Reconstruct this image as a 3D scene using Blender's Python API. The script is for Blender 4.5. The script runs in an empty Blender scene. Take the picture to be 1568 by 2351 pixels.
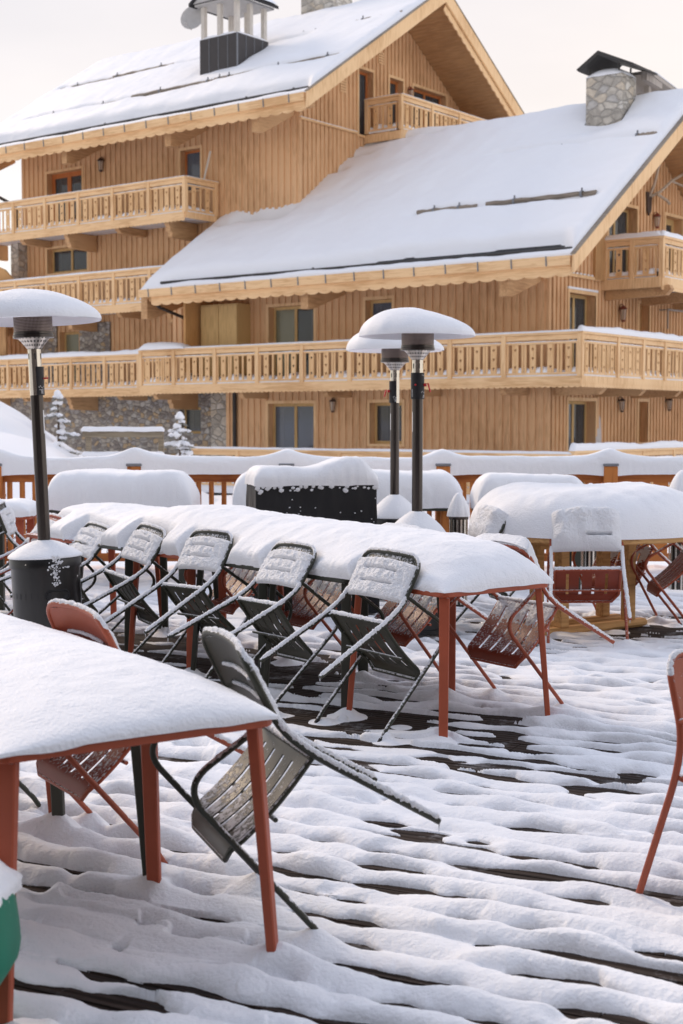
import bpy, bmesh, math, random
import numpy as np
from mathutils import Matrix, Vector
R = math.radians
random.seed(7)
scene = bpy.context.scene
COL = scene.collection

# ------------------------------------------------------------------ camera
cd = bpy.data.cameras.new('camera'); cam = bpy.data.objects.new('camera', cd); COL.objects.link(cam)
cam.location = (0, 0, 1.53); cam.rotation_euler = (R(90 - 3.6556), 0, 0)
cd.sensor_fit = 'VERTICAL'; cd.sensor_height = 36.0; cd.lens = 3240.0 / 2351.0 * 36.0
cd.clip_end = 2000; cd.clip_start = 0.1
cd.dof.use_dof = True; cd.dof.focus_distance = 7.0; cd.dof.aperture_fstop = 5.0
scene.camera = cam

# ------------------------------------------------------------------ world: bright overcast sky, warm low, cooler high
world = bpy.data.worlds.new('World'); scene.world = world; world.use_nodes = True
wt = world.node_tree; wt.nodes.clear()
def wn(t, **k):
    n = wt.nodes.new(t)
    for a, b in k.items(): setattr(n, a, b)
    return n
w_out = wn('ShaderNodeOutputWorld'); w_bg = wn('ShaderNodeBackground'); w_add = wn('ShaderNodeAddShader')
w_bg2 = wn('ShaderNodeBackground')
sky = wn('ShaderNodeTexSky', sky_type='NISHITA', sun_disc=False, sun_elevation=R(30), sun_rotation=R(-38), altitude=1800)
wt.links.new(sky.outputs[0], w_bg.inputs[0]); w_bg.inputs[1].default_value = 0.05
tc = wn('ShaderNodeTexCoord'); sep = wn('ShaderNodeSeparateXYZ'); wt.links.new(tc.outputs['Generated'], sep.inputs[0])
# cloud deck colour by height
cr = wn('ShaderNodeValToRGB'); wt.links.new(sep.outputs['Z'], cr.inputs[0])
el = cr.color_ramp.elements
el[0].position = 0.0; el[0].color = (.72, .63, .57, 1)
el[1].position = 1.0; el[1].color = (.68, .73, .87, 1)
for p, c in ((.08, (.80, .68, .55, 1)), (.22, (.80, .665, .53, 1)), (.38, (.73, .665, .61, 1)), (.62, (.67, .69, .79, 1))):
    e = el.new(p); e.color = c
nz = wn('ShaderNodeTexNoise'); nz.inputs['Scale'].default_value = 2.2; nz.inputs['Detail'].default_value = 5
mp = wn('ShaderNodeMapping'); mp.inputs['Scale'].default_value = (1, 1, 3)
wt.links.new(tc.outputs['Generated'], mp.inputs[0]); wt.links.new(mp.outputs[0], nz.inputs['Vector'])
nr = wn('ShaderNodeMapRange'); nr.inputs[1].default_value = .3; nr.inputs[2].default_value = .7; nr.inputs[3].default_value = .84; nr.inputs[4].default_value = 1.08
wt.links.new(nz.outputs[0], nr.inputs[0])
# side gradient: brighter and cooler sky to the right / behind the viewer
gx = wn('ShaderNodeVectorMath', operation='DOT_PRODUCT'); gx.inputs[1].default_value = (.93, -.36, 0)
wt.links.new(tc.outputs['Generated'], gx.inputs[0])
gr = wn('ShaderNodeMapRange'); gr.inputs[1].default_value = -1; gr.inputs[2].default_value = 1; gr.inputs[3].default_value = .80; gr.inputs[4].default_value = 1.48
wt.links.new(gx.outputs['Value'], gr.inputs[0])
mm = wn('ShaderNodeMath', operation='MULTIPLY'); wt.links.new(nr.outputs[0], mm.inputs[0]); wt.links.new(gr.outputs[0], mm.inputs[1])
gb = wn('ShaderNodeVectorMath', operation='DOT_PRODUCT'); gb.inputs[1].default_value = (-.42, -.90, .05); wt.links.new(tc.outputs['Generated'], gb.inputs[0])
gbr = wn('ShaderNodeMapRange', interpolation_type='SMOOTHSTEP'); gbr.inputs[1].default_value = .15; gbr.inputs[2].default_value = .95; gbr.inputs[3].default_value = 1.0; gbr.inputs[4].default_value = .8
wt.links.new(gb.outputs['Value'], gbr.inputs[0]); m3 = wn('ShaderNodeMath', operation='MULTIPLY'); wt.links.new(mm.outputs[0], m3.inputs[0]); wt.links.new(gbr.outputs[0], m3.inputs[1])
wt.links.new(cr.outputs[0], w_bg2.inputs[0]); wt.links.new(m3.outputs[0], w_bg2.inputs[1])
wt.links.new(w_bg.outputs[0], w_add.inputs[0]); wt.links.new(w_bg2.outputs[0], w_add.inputs[1])
wt.links.new(w_add.outputs[0], w_out.inputs[0])
# ------------------------------------------------------------------ sun: low, warm, veiled
sl = bpy.data.lights.new('sun', 'SUN'); sl.energy = 2.3; sl.angle = R(14); sl.color = (1.0, .79, .60)
so = bpy.data.objects.new('sun', sl); COL.objects.link(so)
sd = Vector((-math.cos(R(30)) * math.sin(R(38)), math.cos(R(30)) * math.cos(R(38)), math.sin(R(30))))
so.rotation_euler = sd.to_track_quat('Z', 'Y').to_euler()
scene.view_settings.view_transform = 'Standard'; scene.view_settings.look = 'None'
scene.view_settings.exposure = 0.03; scene.view_settings.gamma = 1.0
scene.cycles.use_denoising = True
scene.cycles.max_bounces = 8; scene.cycles.diffuse_bounces = 4; scene.cycles.glossy_bounces = 4

# ------------------------------------------------------------------ noise
_rs = np.random.RandomState(3)
_P = np.concatenate([_rs.permutation(256)] * 3)
_G = _rs.normal(size=(256, 3)); _G /= np.linalg.norm(_G, axis=1)[:, None]
def perlin(x, y, z=0.0):
    x = np.asarray(x, float); y = np.asarray(y, float) + 0 * x; z = np.asarray(z, float) + 0 * x
    xi = np.floor(x).astype(int); yi = np.floor(y).astype(int); zi = np.floor(z).astype(int)
    xf = x - xi; yf = y - yi; zf = z - zi
    u = xf ** 3 * (xf * (xf * 6 - 15) + 10); v = yf ** 3 * (yf * (yf * 6 - 15) + 10); w = zf ** 3 * (zf * (zf * 6 - 15) + 10)
    out = 0
    for i in (0, 1):
        for j in (0, 1):
            for k in (0, 1):
                h = _P[_P[_P[(xi + i) & 255] + ((yi + j) & 255)] + ((zi + k) & 255)]
                g = _G[h]
                d = g[..., 0] * (xf - i) + g[..., 1] * (yf - j) + g[..., 2] * (zf - k)
                out = out + d * (u if i else 1 - u) * (v if j else 1 - v) * (w if k else 1 - w)
    return out * 1.5
def sstep(a, b, x):
    t = np.clip((x - a) / (b - a), 0, 1); return t * t * (3 - 2 * t)

# ------------------------------------------------------------------ materials
MATS = {}
def newmat(name):
    m = bpy.data.materials.new(name); m.use_nodes = True
    nt = m.node_tree; b = nt.nodes['Principled BSDF']
    MATS[name] = m
    return m, nt, b
def N(nt, t, **k):
    n = nt.nodes.new(t)
    for a, b in k.items(): setattr(n, a, b)
    return n
def inp(n, name, val):
    n.inputs[name].default_value = val
def noise_bump(nt, b, scale, strength, dist=.01, detail=4, coord='Object', prev=None):
    tcn = N(nt, 'ShaderNodeTexCoord'); nn = N(nt, 'ShaderNodeTexNoise'); inp(nn, 'Scale', scale); inp(nn, 'Detail', detail)
    nt.links.new(tcn.outputs[coord], nn.inputs['Vector'])
    bu = N(nt, 'ShaderNodeBump'); inp(bu, 'Strength', strength); inp(bu, 'Distance', dist)
    nt.links.new(nn.outputs[0], bu.inputs['Height'])
    if prev: nt.links.new(prev.outputs[0], bu.inputs['Normal'])
    nt.links.new(bu.outputs[0], b.inputs['Normal'])
    return bu, nn
def snow_mat(name, grain, s1=90, col=(.86, .875, .91), coarse=.6):
    m, nt, b = newmat(name)
    inp(b, 'Base Color', (*col, 1)); inp(b, 'Roughness', .65); inp(b, 'Specular IOR Level', .25)
    inp(b, 'Subsurface Weight', .0)
    b1, _ = noise_bump(nt, b, 70, .5 * coarse, .008, 4)
    noise_bump(nt, b, s1, grain, .010, 5, prev=b1)
    return m
snow_mat('snow', .45, coarse=.22)
snow_mat('snow_grainy', 1.0, 130, coarse=1.2)
snow_mat('snow_far', .2, 20)
def wood(name, c1, c2, axis='Z', scale=6, rough=.7, stretch=12, bump=.15, coord='Object'):
    m, nt, b = newmat(name)
    tcn = N(nt, 'ShaderNodeTexCoord'); mpn = N(nt, 'ShaderNodeMapping')
    sc = [stretch] * 3; sc['XYZ'.index(axis)] = 1.0
    inp(mpn, 'Scale', sc)
    nt.links.new(tcn.outputs[coord], mpn.inputs[0])
    nn = N(nt, 'ShaderNodeTexNoise'); inp(nn, 'Scale', scale * .35); inp(nn, 'Detail', 6); inp(nn, 'Distortion', .6)
    nt.links.new(mpn.outputs[0], nn.inputs['Vector'])
    n2 = N(nt, 'ShaderNodeTexNoise'); inp(n2, 'Scale', .55); inp(n2, 'Detail', 3); nt.links.new(tcn.outputs[coord], n2.inputs['Vector'])
    ad = N(nt, 'ShaderNodeMath', operation='ADD'); nt.links.new(nn.outputs[0], ad.inputs[0])
    m2 = N(nt, 'ShaderNodeMath', operation='MULTIPLY'); m2.inputs[1].default_value = .9
    nt.links.new(n2.outputs[0], m2.inputs[0]); nt.links.new(m2.outputs[0], ad.inputs[1])
    r = N(nt, 'ShaderNodeValToRGB'); r.color_ramp.elements[0].position = .72; r.color_ramp.elements[1].position = 1.18 if False else 1.0
    r.color_ramp.elements[0].color = (*c1, 1); r.color_ramp.elements[1].color = (*c2, 1)
    nt.links.new(ad.outputs[0], r.inputs[0]); nt.links.new(r.outputs[0], b.inputs['Base Color'])
    inp(b, 'Roughness', rough); inp(b, 'Specular IOR Level', .3)
    bu = N(nt, 'ShaderNodeBump'); inp(bu, 'Strength', bump); inp(bu, 'Distance', .004)
    nt.links.new(nn.outputs[0], bu.inputs['Height']); nt.links.new(bu.outputs[0], b.inputs['Normal'])
    return m
wood('siding', (.54, .315, .160), (.76, .48, .265))
wood('siding_dark', (.38, .20, .085), (.54, .315, .14))
wood('trim_wood', (.66, .405, .20), (.86, .59, .33), axis='X', bump=.1)
wood('trim_wood_v', (.66, .405, .20), (.86, .59, .33), axis='Z', bump=.1)
wood('beam_wood', (.46, .26, .125), (.64, .40, .21), axis='Y', bump=.1)
wood('balcony_wood', (.62, .37, .17), (.83, .55, .29), axis='Z')
wood('cladding_panel', (.50, .27, .10), (.60, .34, .14), axis='Z', bump=.05)
wood('window_wood', (.50, .33, .14), (.66, .46, .21), axis='Z', bump=.05)
wood('door_orange', (.42, .13, .04), (.56, .20, .06), axis='Z', bump=.05)
wood('rail_stain', (.30, .095, .022), (.52, .19, .05), axis='Z', bump=.2, scale=9)
wood('rail_stain_h', (.26, .075, .022), (.46, .16, .045), axis='X', bump=.2, scale=9)
wood('table_wood', (.42, .22, .085), (.62, .36, .15), axis='X', bump=.25, scale=10)
wood('log_wood', (.16, .13, .10), (.30, .25, .20), axis='X', bump=.4)
wood('grey_wood', (.22, .19, .17), (.42, .38, .34), axis='Z', bump=.4)
wood('fence_wood', (.16, .13, .09), (.30, .25, .18), axis='X', bump=.4)
wood('soffit', (.40, .22, .10), (.52, .30, .14), axis='X', bump=.1)
# planked soffit: groove lines running along x
nt = MATS['soffit'].node_tree; b = nt.nodes['Principled BSDF']
tcn = N(nt, 'ShaderNodeTexCoord'); wv = N(nt, 'ShaderNodeTexWave', wave_type='BANDS', bands_direction='Y', wave_profile='SIN'); inp(wv, 'Scale', 2.4)
nt.links.new(tcn.outputs['Object'], wv.inputs['Vector'])
bu = N(nt, 'ShaderNodeBump'); inp(bu, 'Strength', .6); inp(bu, 'Distance', .02)
nt.links.new(wv.outputs['Fac'], bu.inputs['Height']); nt.links.new(bu.outputs[0], b.inputs['Normal'])

def deck_mat():
    m, nt, b = newmat('deck_board')
    tcn = N(nt, 'ShaderNodeTexCoord'); mpn = N(nt, 'ShaderNodeMapping'); inp(mpn, 'Scale', (.7, 16, 1))
    nt.links.new(tcn.outputs['Object'], mpn.inputs[0])
    nn = N(nt, 'ShaderNodeTexNoise'); inp(nn, 'Scale', 3.0); inp(nn, 'Detail', 7); inp(nn, 'Roughness', .65); nt.links.new(mpn.outputs[0], nn.inputs['Vector'])
    r = N(nt, 'ShaderNodeValToRGB'); r.color_ramp.elements[0].position = .35; r.color_ramp.elements[1].position = .68
    r.color_ramp.elements[0].color = (.010, .007, .006, 1); r.color_ramp.elements[1].color = (.062, .043, .034, 1)
    nt.links.new(nn.outputs[0], r.inputs[0])
    # frost dusting
    n3 = N(nt, 'ShaderNodeTexNoise'); inp(n3, 'Scale', 2.3); inp(n3, 'Detail', 8); inp(n3, 'Roughness', .75); nt.links.new(tcn.outputs['Object'], n3.inputs['Vector'])
    r3 = N(nt, 'ShaderNodeMapRange'); r3.inputs[1].default_value = .56; r3.inputs[2].default_value = .72; r3.inputs[4].default_value = .55
    nt.links.new(n3.outputs[0], r3.inputs[0])
    mx = N(nt, 'ShaderNodeMixRGB'); nt.links.new(r3.outputs[0], mx.inputs[0]); nt.links.new(r.outputs[0], mx.inputs[1]); mx.inputs[2].default_value = (.55, .55, .57, 1)
    nt.links.new(mx.outputs[0], b.inputs['Base Color'])
    inp(b, 'Roughness', .85); inp(b, 'Specular IOR Level', .15)
    wv = N(nt, 'ShaderNodeTexWave', wave_type='BANDS', bands_direction='Y'); inp(wv, 'Scale', 7.0)
    nt.links.new(tcn.outputs['Object'], wv.inputs['Vector'])
    bu = N(nt, 'ShaderNodeBump'); inp(bu, 'Strength', .7); inp(bu, 'Distance', .01); nt.links.new(wv.outputs['Fac'], bu.inputs['Height'])
    b2 = N(nt, 'ShaderNodeBump'); inp(b2, 'Strength', .5); inp(b2, 'Distance', .004); nt.links.new(nn.outputs[0], b2.inputs['Height']); nt.links.new(bu.outputs[0], b2.inputs['Normal'])
    nt.links.new(b2.outputs[0], b.inputs['Normal'])
deck_mat()
def paint(name, col, rough=.45, frost=.0, metallic=0, spec=.4, fscale=55, thr=.52):
    m, nt, b = newmat(name)
    tcn = N(nt, 'ShaderNodeTexCoord')
    n1 = N(nt, 'ShaderNodeTexNoise'); inp(n1, 'Scale', 7); inp(n1, 'Detail', 4); nt.links.new(tcn.outputs['Object'], n1.inputs['Vector'])
    r = N(nt, 'ShaderNodeMixRGB', blend_type='MIX'); nt.links.new(n1.outputs[0], r.inputs[0])
    r.inputs[1].default_value = (*[c * .82 for c in col], 1); r.inputs[2].default_value = (*[min(1, c * 1.2) for c in col], 1)
    src = r.outputs[0]
    inp(b, 'Metallic', metallic); inp(b, 'Specular IOR Level', spec)
    if frost > 0:  # powdery snow grains clinging where the surface faces up
        geo = N(nt, 'ShaderNodeNewGeometry'); sp = N(nt, 'ShaderNodeSeparateXYZ'); nt.links.new(geo.outputs['Normal'], sp.inputs[0])
        n2 = N(nt, 'ShaderNodeTexNoise'); inp(n2, 'Scale', fscale); inp(n2, 'Detail', 6); inp(n2, 'Roughness', .7); nt.links.new(tcn.outputs['Object'], n2.inputs['Vector'])
        up = N(nt, 'ShaderNodeMapRange'); up.inputs[1].default_value = -.1; up.inputs[2].default_value = .9; up.inputs[3].default_value = -.25; up.inputs[4].default_value = frost
        nt.links.new(sp.outputs['Z'], up.inputs[0])
        ad = N(nt, 'ShaderNodeMath', operation='ADD'); nt.links.new(up.outputs[0], ad.inputs[0]); nt.links.new(n2.outputs[0], ad.inputs[1])
        th = N(nt, 'ShaderNodeMapRange'); th.inputs[1].default_value = thr; th.inputs[2].default_value = thr + .12
        nt.links.new(ad.outputs[0], th.inputs[0])
        mx = N(nt, 'ShaderNodeMixRGB'); nt.links.new(th.outputs[0], mx.inputs[0]); nt.links.new(src, mx.inputs[1]); mx.inputs[2].default_value = (.82, .83, .86, 1)
        src = mx.outputs[0]
        rr = N(nt, 'ShaderNodeMapRange'); rr.inputs[3].default_value = rough; rr.inputs[4].default_value = .8
        nt.links.new(th.outputs[0], rr.inputs[0]); nt.links.new(rr.outputs[0], b.inputs['Roughness'])
        bu = N(nt, 'ShaderNodeBump'); inp(bu, 'Strength', .8); inp(bu, 'Distance', .004)
        mu = N(nt, 'ShaderNodeMath', operation='MULTIPLY'); nt.links.new(th.outputs[0], mu.inputs[0]); nt.links.new(n2.outputs[0], mu.inputs[1])
        nt.links.new(mu.outputs[0], bu.inputs['Height']); nt.links.new(bu.outputs[0], b.inputs['Normal'])
    else:
        inp(b, 'Roughness', rough)
    nt.links.new(src, b.inputs['Base Color'])
    return m
paint('green_paint', (.034, .036, .024), .42, .26)
paint('orange_paint', (.34, .074, .034), .45, .16)
paint('orange_seat', (.24, .042, .020), .42, .26, fscale=75, thr=.70)
paint('green_seat', (.040, .038, .026), .36, .58, fscale=48, thr=.92)
paint('green_table', (.034, .036, .026), .5, .08)
paint('orange_table', (.37, .078, .034), .5, .10)
paint('black_metal', (.006, .006, .007), .30, 0, 0, .6)
paint('black_plastic', (.012, .012, .014), .5)
paint('red_plastic', (.55, .015, .02), .35)
paint('dark_membrane', (.030, .030, .032), .8)
paint('gutter', (.045, .042, .04), .6)
paint('zinc', (.22, .23, .25), .5, 0, .5)
paint('label_white', (.7, .7, .7), .5)
paint('plaster', (.62, .60, .62), .85)
paint('white_frame', (.75, .75, .75), .5)
paint('dish_grey', (.45, .44, .43), .6)
paint('white_post', (.60, .56, .50), .6)
paint('chimney_clad', (.050, .045, .045), .5)
paint('lamp_dark', (.05, .03, .025), .4)
paint('lamp_copper', (.22, .05, .03), .4)
paint('antler', (.46, .37, .28), .6)
paint('green_fabric', (.002, .17, .10), .55, .12)
paint('cover_black', (.012, .012, .014), .6, .0)
paint('shade_block_grey', (.11, .10, .10), .9)
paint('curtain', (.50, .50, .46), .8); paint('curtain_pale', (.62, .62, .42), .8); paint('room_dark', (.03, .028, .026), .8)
paint('yellow_plastic', (.7, .5, .02), .5)
def steel(name, col, rough, aniso=True):
    m, nt, b = newmat(name); inp(b, 'Metallic', 1); inp(b, 'Base Color', (*col, 1)); inp(b, 'Roughness', rough)
    noise_bump(nt, b, 60, .08, .002)
steel('steel', (.62, .58, .52), .22); steel('steel_dark', (.085, .075, .07), .30); steel('canopy_metal', (.80, .80, .84), .38)
def emitter_mat():
    m, nt, b = newmat('emitter_mesh'); inp(b, 'Metallic', .9); inp(b, 'Roughness', .5)
    tcn = N(nt, 'ShaderNodeTexCoord')
    # perforation dots on cylinder coordinates (uv laid by builder)
    br = N(nt, 'ShaderNodeTexVoronoi', feature='F1'); inp(br, 'Scale', 1); inp(br, 'Randomness', 0.0)
    mpn = N(nt, 'ShaderNodeMapping'); inp(mpn, 'Scale', (90, 16, 1)); inp(mpn, 'Rotation', (0, 0, 0))
    nt.links.new(tcn.outputs['UV'], mpn.inputs[0]); nt.links.new(mpn.outputs[0], br.inputs['Vector'])
    r = N(nt, 'ShaderNodeValToRGB'); r.color_ramp.elements[0].position = .33; r.color_ramp.elements[1].position = .40
    r.color_ramp.elements[0].color = (.01, .009, .009, 1); r.color_ramp.elements[1].color = (.34, .27, .24, 1)
    nt.links.new(br.outputs['Distance'], r.inputs[0]); nt.links.new(r.outputs[0], b.inputs['Base Color'])
emitter_mat()
def perforated_cone():
    m, nt, b = newmat('cone_metal'); inp(b, 'Metallic', 1); inp(b, 'Roughness', .3)
    tcn = N(nt, 'ShaderNodeTexCoord')
    br = N(nt, 'ShaderNodeTexVoronoi', feature='F1'); inp(br, 'Scale', 1); inp(br, 'Randomness', 0.0)
    mpn = N(nt, 'ShaderNodeMapping'); inp(mpn, 'Scale', (24, 3, 1))
    nt.links.new(tcn.outputs['UV'], mpn.inputs[0]); nt.links.new(mpn.outputs[0], br.inputs['Vector'])
    r = N(nt, 'ShaderNodeValToRGB'); r.color_ramp.elements[0].position = .24; r.color_ramp.elements[1].position = .28
    r.color_ramp.elements[0].color = (.01, .009, .009, 1); r.color_ramp.elements[1].color = (.66, .60, .54, 1)
    nt.links.new(br.outputs['Distance'], r.inputs[0]); nt.links.new(r.outputs[0], b.inputs['Base Color'])
perforated_cone()
def glass(name, col=(.03, .035, .045), rough=.04):
    m, nt, b = newmat(name); inp(b, 'Alpha', .6); inp(b, 'Base Color', (*col, 1)); inp(b, 'Roughness', rough); inp(b, 'Specular IOR Level', .8)
    noise_bump(nt, b, 1.2, .05, .05)
glass('pane', (.08, .095, .11)); glass('pane_blue', (.16, .20, .26), .08); glass('pane_curtain', (.30, .31, .22), .2); glass('lamp_glass', (.6, .5, .4), .2)
def ice():
    m, nt, b = newmat('ice'); inp(b, 'Base Color', (.8, .82, .86, 1)); inp(b, 'Roughness', .15); inp(b, 'Transmission Weight', .6)
    noise_bump(nt, b, 120, .6, .004)
ice()
def stone(name, scale=3.2, mortar=(.20, .18, .16), cs=((.17, .155, .15), (.33, .29, .25), (.40, .27, .15), (.25, .24, .25), (.36, .35, .34))):
    m, nt, b = newmat(name)
    tcn = N(nt, 'ShaderNodeTexCoord'); mpn = N(nt, 'ShaderNodeMapping'); inp(mpn, 'Scale', (1, 1, 1.5)); nt.links.new(tcn.outputs['Object'], mpn.inputs[0])
    ns = N(nt, 'ShaderNodeTexNoise'); inp(ns, 'Scale', 4); nt.links.new(mpn.outputs[0], ns.inputs['Vector'])
    mxv = N(nt, 'ShaderNodeMixRGB'); mxv.inputs[0].default_value = .06; nt.links.new(mpn.outputs[0], mxv.inputs[1]); nt.links.new(ns.outputs['Color'], mxv.inputs[2])
    v1 = N(nt, 'ShaderNodeTexVoronoi', feature='F1'); inp(v1, 'Scale', scale); nt.links.new(mxv.outputs[0], v1.inputs['Vector'])
    v2 = N(nt, 'ShaderNodeTexVoronoi', feature='DISTANCE_TO_EDGE'); inp(v2, 'Scale', scale); nt.links.new(mxv.outputs[0], v2.inputs['Vector'])
    sp = N(nt, 'ShaderNodeSeparateColor'); nt.links.new(v1.outputs['Color'], sp.inputs[0])
    r = N(nt, 'ShaderNodeValToRGB'); r.color_ramp.interpolation = 'CONSTANT'
    r.color_ramp.elements[0].color = (*cs[0], 1); r.color_ramp.elements[0].position = 0
    r.color_ramp.elements[1].color = (*cs[1], 1); r.color_ramp.elements[1].position = .3
    for i, p in ((2, .55), (3, .68), (4, .85)):
        e = r.color_ramp.elements.new(p); e.color = (*cs[i], 1)
    nt.links.new(sp.outputs[0], r.inputs[0])
    n2 = N(nt, 'ShaderNodeTexNoise'); inp(n2, 'Scale', 9); inp(n2, 'Detail', 6); nt.links.new(tcn.outputs['Object'], n2.inputs['Vector'])
    mr = N(nt, 'ShaderNodeMapRange'); mr.inputs[3].default_value = .6; mr.inputs[4].default_value = 1.4; nt.links.new(n2.outputs[0], mr.inputs[0])
    mu = N(nt, 'ShaderNodeVectorMath', operation='SCALE'); nt.links.new(r.outputs[0], mu.inputs[0]); nt.links.new(mr.outputs[0], mu.inputs['Scale'])
    ed = N(nt, 'ShaderNodeMapRange'); ed.inputs[1].default_value = .02; ed.inputs[2].default_value = .06; nt.links.new(v2.outputs['Distance'], ed.inputs[0])
    mx = N(nt, 'ShaderNodeMixRGB'); nt.links.new(ed.outputs[0], mx.inputs[0]); mx.inputs[1].default_value = (*mortar, 1); nt.links.new(mu.outputs[0], mx.inputs[2])
    nt.links.new(mx.outputs[0], b.inputs['Base Color']); inp(b, 'Roughness', .9)
    ed2 = N(nt, 'ShaderNodeMapRange'); ed2.inputs[1].default_value = .0; ed2.inputs[2].default_value = .12; nt.links.new(v2.outputs['Distance'], ed2.inputs[0])
    bu = N(nt, 'ShaderNodeBump'); inp(bu, 'Strength', .8); inp(bu, 'Distance', .05); nt.links.new(ed2.outputs[0], bu.inputs['Height']); nt.links.new(bu.outputs[0], b.inputs['Normal'])
stone('stone_wall', 5.2, (.33, .30, .27), ((.27, .24, .22), (.44, .40, .35), (.48, .36, .23), (.36, .34, .33), (.50, .48, .45))); stone('stone_chimney', 3.4, (.46, .43, .38), ((.44, .41, .36), (.58, .54, .47), (.60, .53, .43), (.50, .48, .45), (.66, .63, .57)))
def leaf(name, c):
    m, nt, b = newmat(name); inp(b, 'Base Color', (*c, 1)); inp(b, 'Roughness', .8)
leaf('needles', (.30, .29, .26)); leaf('twig', (.055, .03, .028)); leaf('bark', (.10, .07, .05))

# ------------------------------------------------------------------ mesh builder
class MB:
    def __init__(s): s.v = []; s.f = []; s.uv = None; s.cuts = []
    def cut(s): s.cuts.append((len(s.v), len(s.f)))
    def build_each(s, name, mat, parent=None, **k):
        cs = [(0, 0)] + s.cuts + [(len(s.v), len(s.f))]
        for (v0, f0), (v1, f1) in zip(cs, cs[1:]):
            if v1 > v0:
                m = MB(); m.v = s.v[v0:v1]; m.f = [tuple(i - v0 for i in f) for f in s.f[f0:f1]]; m.build(name, mat, parent, **k)
    def add(s, vs, fs, M=None):
        n = len(s.v)
        if M is not None: vs = [M @ Vector(p) for p in vs]
        s.v += [tuple(p) for p in vs]; s.f += [tuple(n + i for i in f) for f in fs]; return s
    def box(s, x0, x1, y0, y1, z0, z1, M=None):
        vs = [(x0, y0, z0), (x1, y0, z0), (x1, y1, z0), (x0, y1, z0), (x0, y0, z1), (x1, y0, z1), (x1, y1, z1), (x0, y1, z1)]
        return s.add(vs, [(0, 3, 2, 1), (4, 5, 6, 7), (0, 1, 5, 4), (1, 2, 6, 5), (2, 3, 7, 6), (3, 0, 4, 7)], M)
    def cbox(s, c, size, M=None):
        return s.box(c[0] - size[0] / 2, c[0] + size[0] / 2, c[1] - size[1] / 2, c[1] + size[1] / 2, c[2] - size[2] / 2, c[2] + size[2] / 2, M)
    def prism(s, poly, t0, t1, plane='xz', M=None):
        """poly of 2d points, extruded along the third axis"""
        def P(a, b, t): return (a, t, b) if plane == 'xz' else ((t, a, b) if plane == 'yz' else (a, b, t))
        n = len(poly); vs = [P(a, b, t0) for a, b in poly] + [P(a, b, t1) for a, b in poly]
        fs = [tuple(range(n)), tuple(range(2 * n - 1, n - 1, -1))] + [(i, n + i, n + (i + 1) % n, (i + 1) % n) for i in range(n)]
        return s.add(vs, fs, M)
    def tube(s, pts, r, seg=10, closed=False, cap=True, M=None, taper=None):
        pts = [Vector(p) for p in pts]; n = len(pts)
        vs = []; fs = []
        up = Vector((0, 0, 1)); prev = None
        for i, p in enumerate(pts):
            a = pts[i - 1] if (i > 0 or closed) else pts[0]; b = pts[(i + 1) % n] if (i < n - 1 or closed) else pts[-1]
            t = (b - a).normalized()
            if prev is None:
                prev = t.cross(up) if abs(t.z) < .9 else t.cross(Vector((0, 1, 0)))
            x = (prev - t * prev.dot(t)).normalized(); prev = x; y = t.cross(x)
            rr = r if not callable(r) else r(i / max(1, n - 1))
            for k in range(seg):
                a_ = 2 * math.pi * k / seg; vs.append(p + x * math.cos(a_) * rr + y * math.sin(a_) * rr)
        m = n if closed else n - 1
        for i in range(m):
            for k in range(seg):
                a = i * seg + k; b = i * seg + (k + 1) % seg; c = ((i + 1) % n) * seg + (k + 1) % seg; d = ((i + 1) % n) * seg + k
                fs.append((a, b, c, d))
        if cap and not closed:
            fs.append(tuple(reversed(range(seg)))); fs.append(tuple((n - 1) * seg + k for k in range(seg)))
        return s.add(vs, fs, M)
    def lathe(s, prof, seg=32, M=None, c=(0, 0)):
        vs = []; fs = []
        for r_, z in prof:
            for k in range(seg):
                a = 2 * math.pi * k / seg; vs.append((c[0] + r_ * math.cos(a), c[1] + r_ * math.sin(a), z))
        for i in range(len(prof) - 1):
            for k in range(seg):
                fs.append((i * seg + k, i * seg + (k + 1) % seg, (i + 1) * seg + (k + 1) % seg, (i + 1) * seg + k))
        return s.add(vs, fs, M)
    def build(s, name, mat, parent=None, smooth=False, bevel=0, label=None):
        me = bpy.data.meshes.new(name); me.from_pydata(s.v, [], s.f); me.validate()
        bm = bmesh.new(); bm.from_mesh(me)
        bmesh.ops.recalc_face_normals(bm, faces=bm.faces)
        if bevel:
            es = [e for e in bm.edges if len(e.link_faces) == 2 and e.calc_face_angle(0) > .6]
            bmesh.ops.bevel(bm, geom=es, offset=bevel, segments=1, affect='EDGES')
        bm.to_mesh(me); bm.free()
        if smooth:
            me.polygons.foreach_set('use_smooth', [True] * len(me.polygons))
            me.set_sharp_from_angle(angle=R(38))
        me.materials.append(MATS[mat])
        o = bpy.data.objects.new(name, me); COL.objects.link(o)
        if parent: o.parent = parent
        if label: o['label'] = label
        return o
def fillet(pts, rad, n=6):
    pts = [Vector(p) for p in pts]; out = [pts[0]]
    for i in range(1, len(pts) - 1):
        a, b, c = pts[i - 1], pts[i], pts[i + 1]
        r = rad[i] if isinstance(rad, (list, tuple)) else rad
        r = min(r, (a - b).length * .48, (c - b).length * .48)
        p = b + (a - b).normalized() * r; q = b + (c - b).normalized() * r
        for k in range(n + 1):
            t = k / n; out.append(p * (1 - t) ** 2 + b * 2 * t * (1 - t) + q * t ** 2)
    out.append(pts[-1]); return out
def resample(pts, step):
    out = [pts[0]]
    for a, b in zip(pts, pts[1:]):
        L = (Vector(b) - Vector(a)).length; k = max(1, int(L / step))
        for i in range(1, k + 1): out.append(Vector(a).lerp(Vector(b), i / k))
    return out
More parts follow.
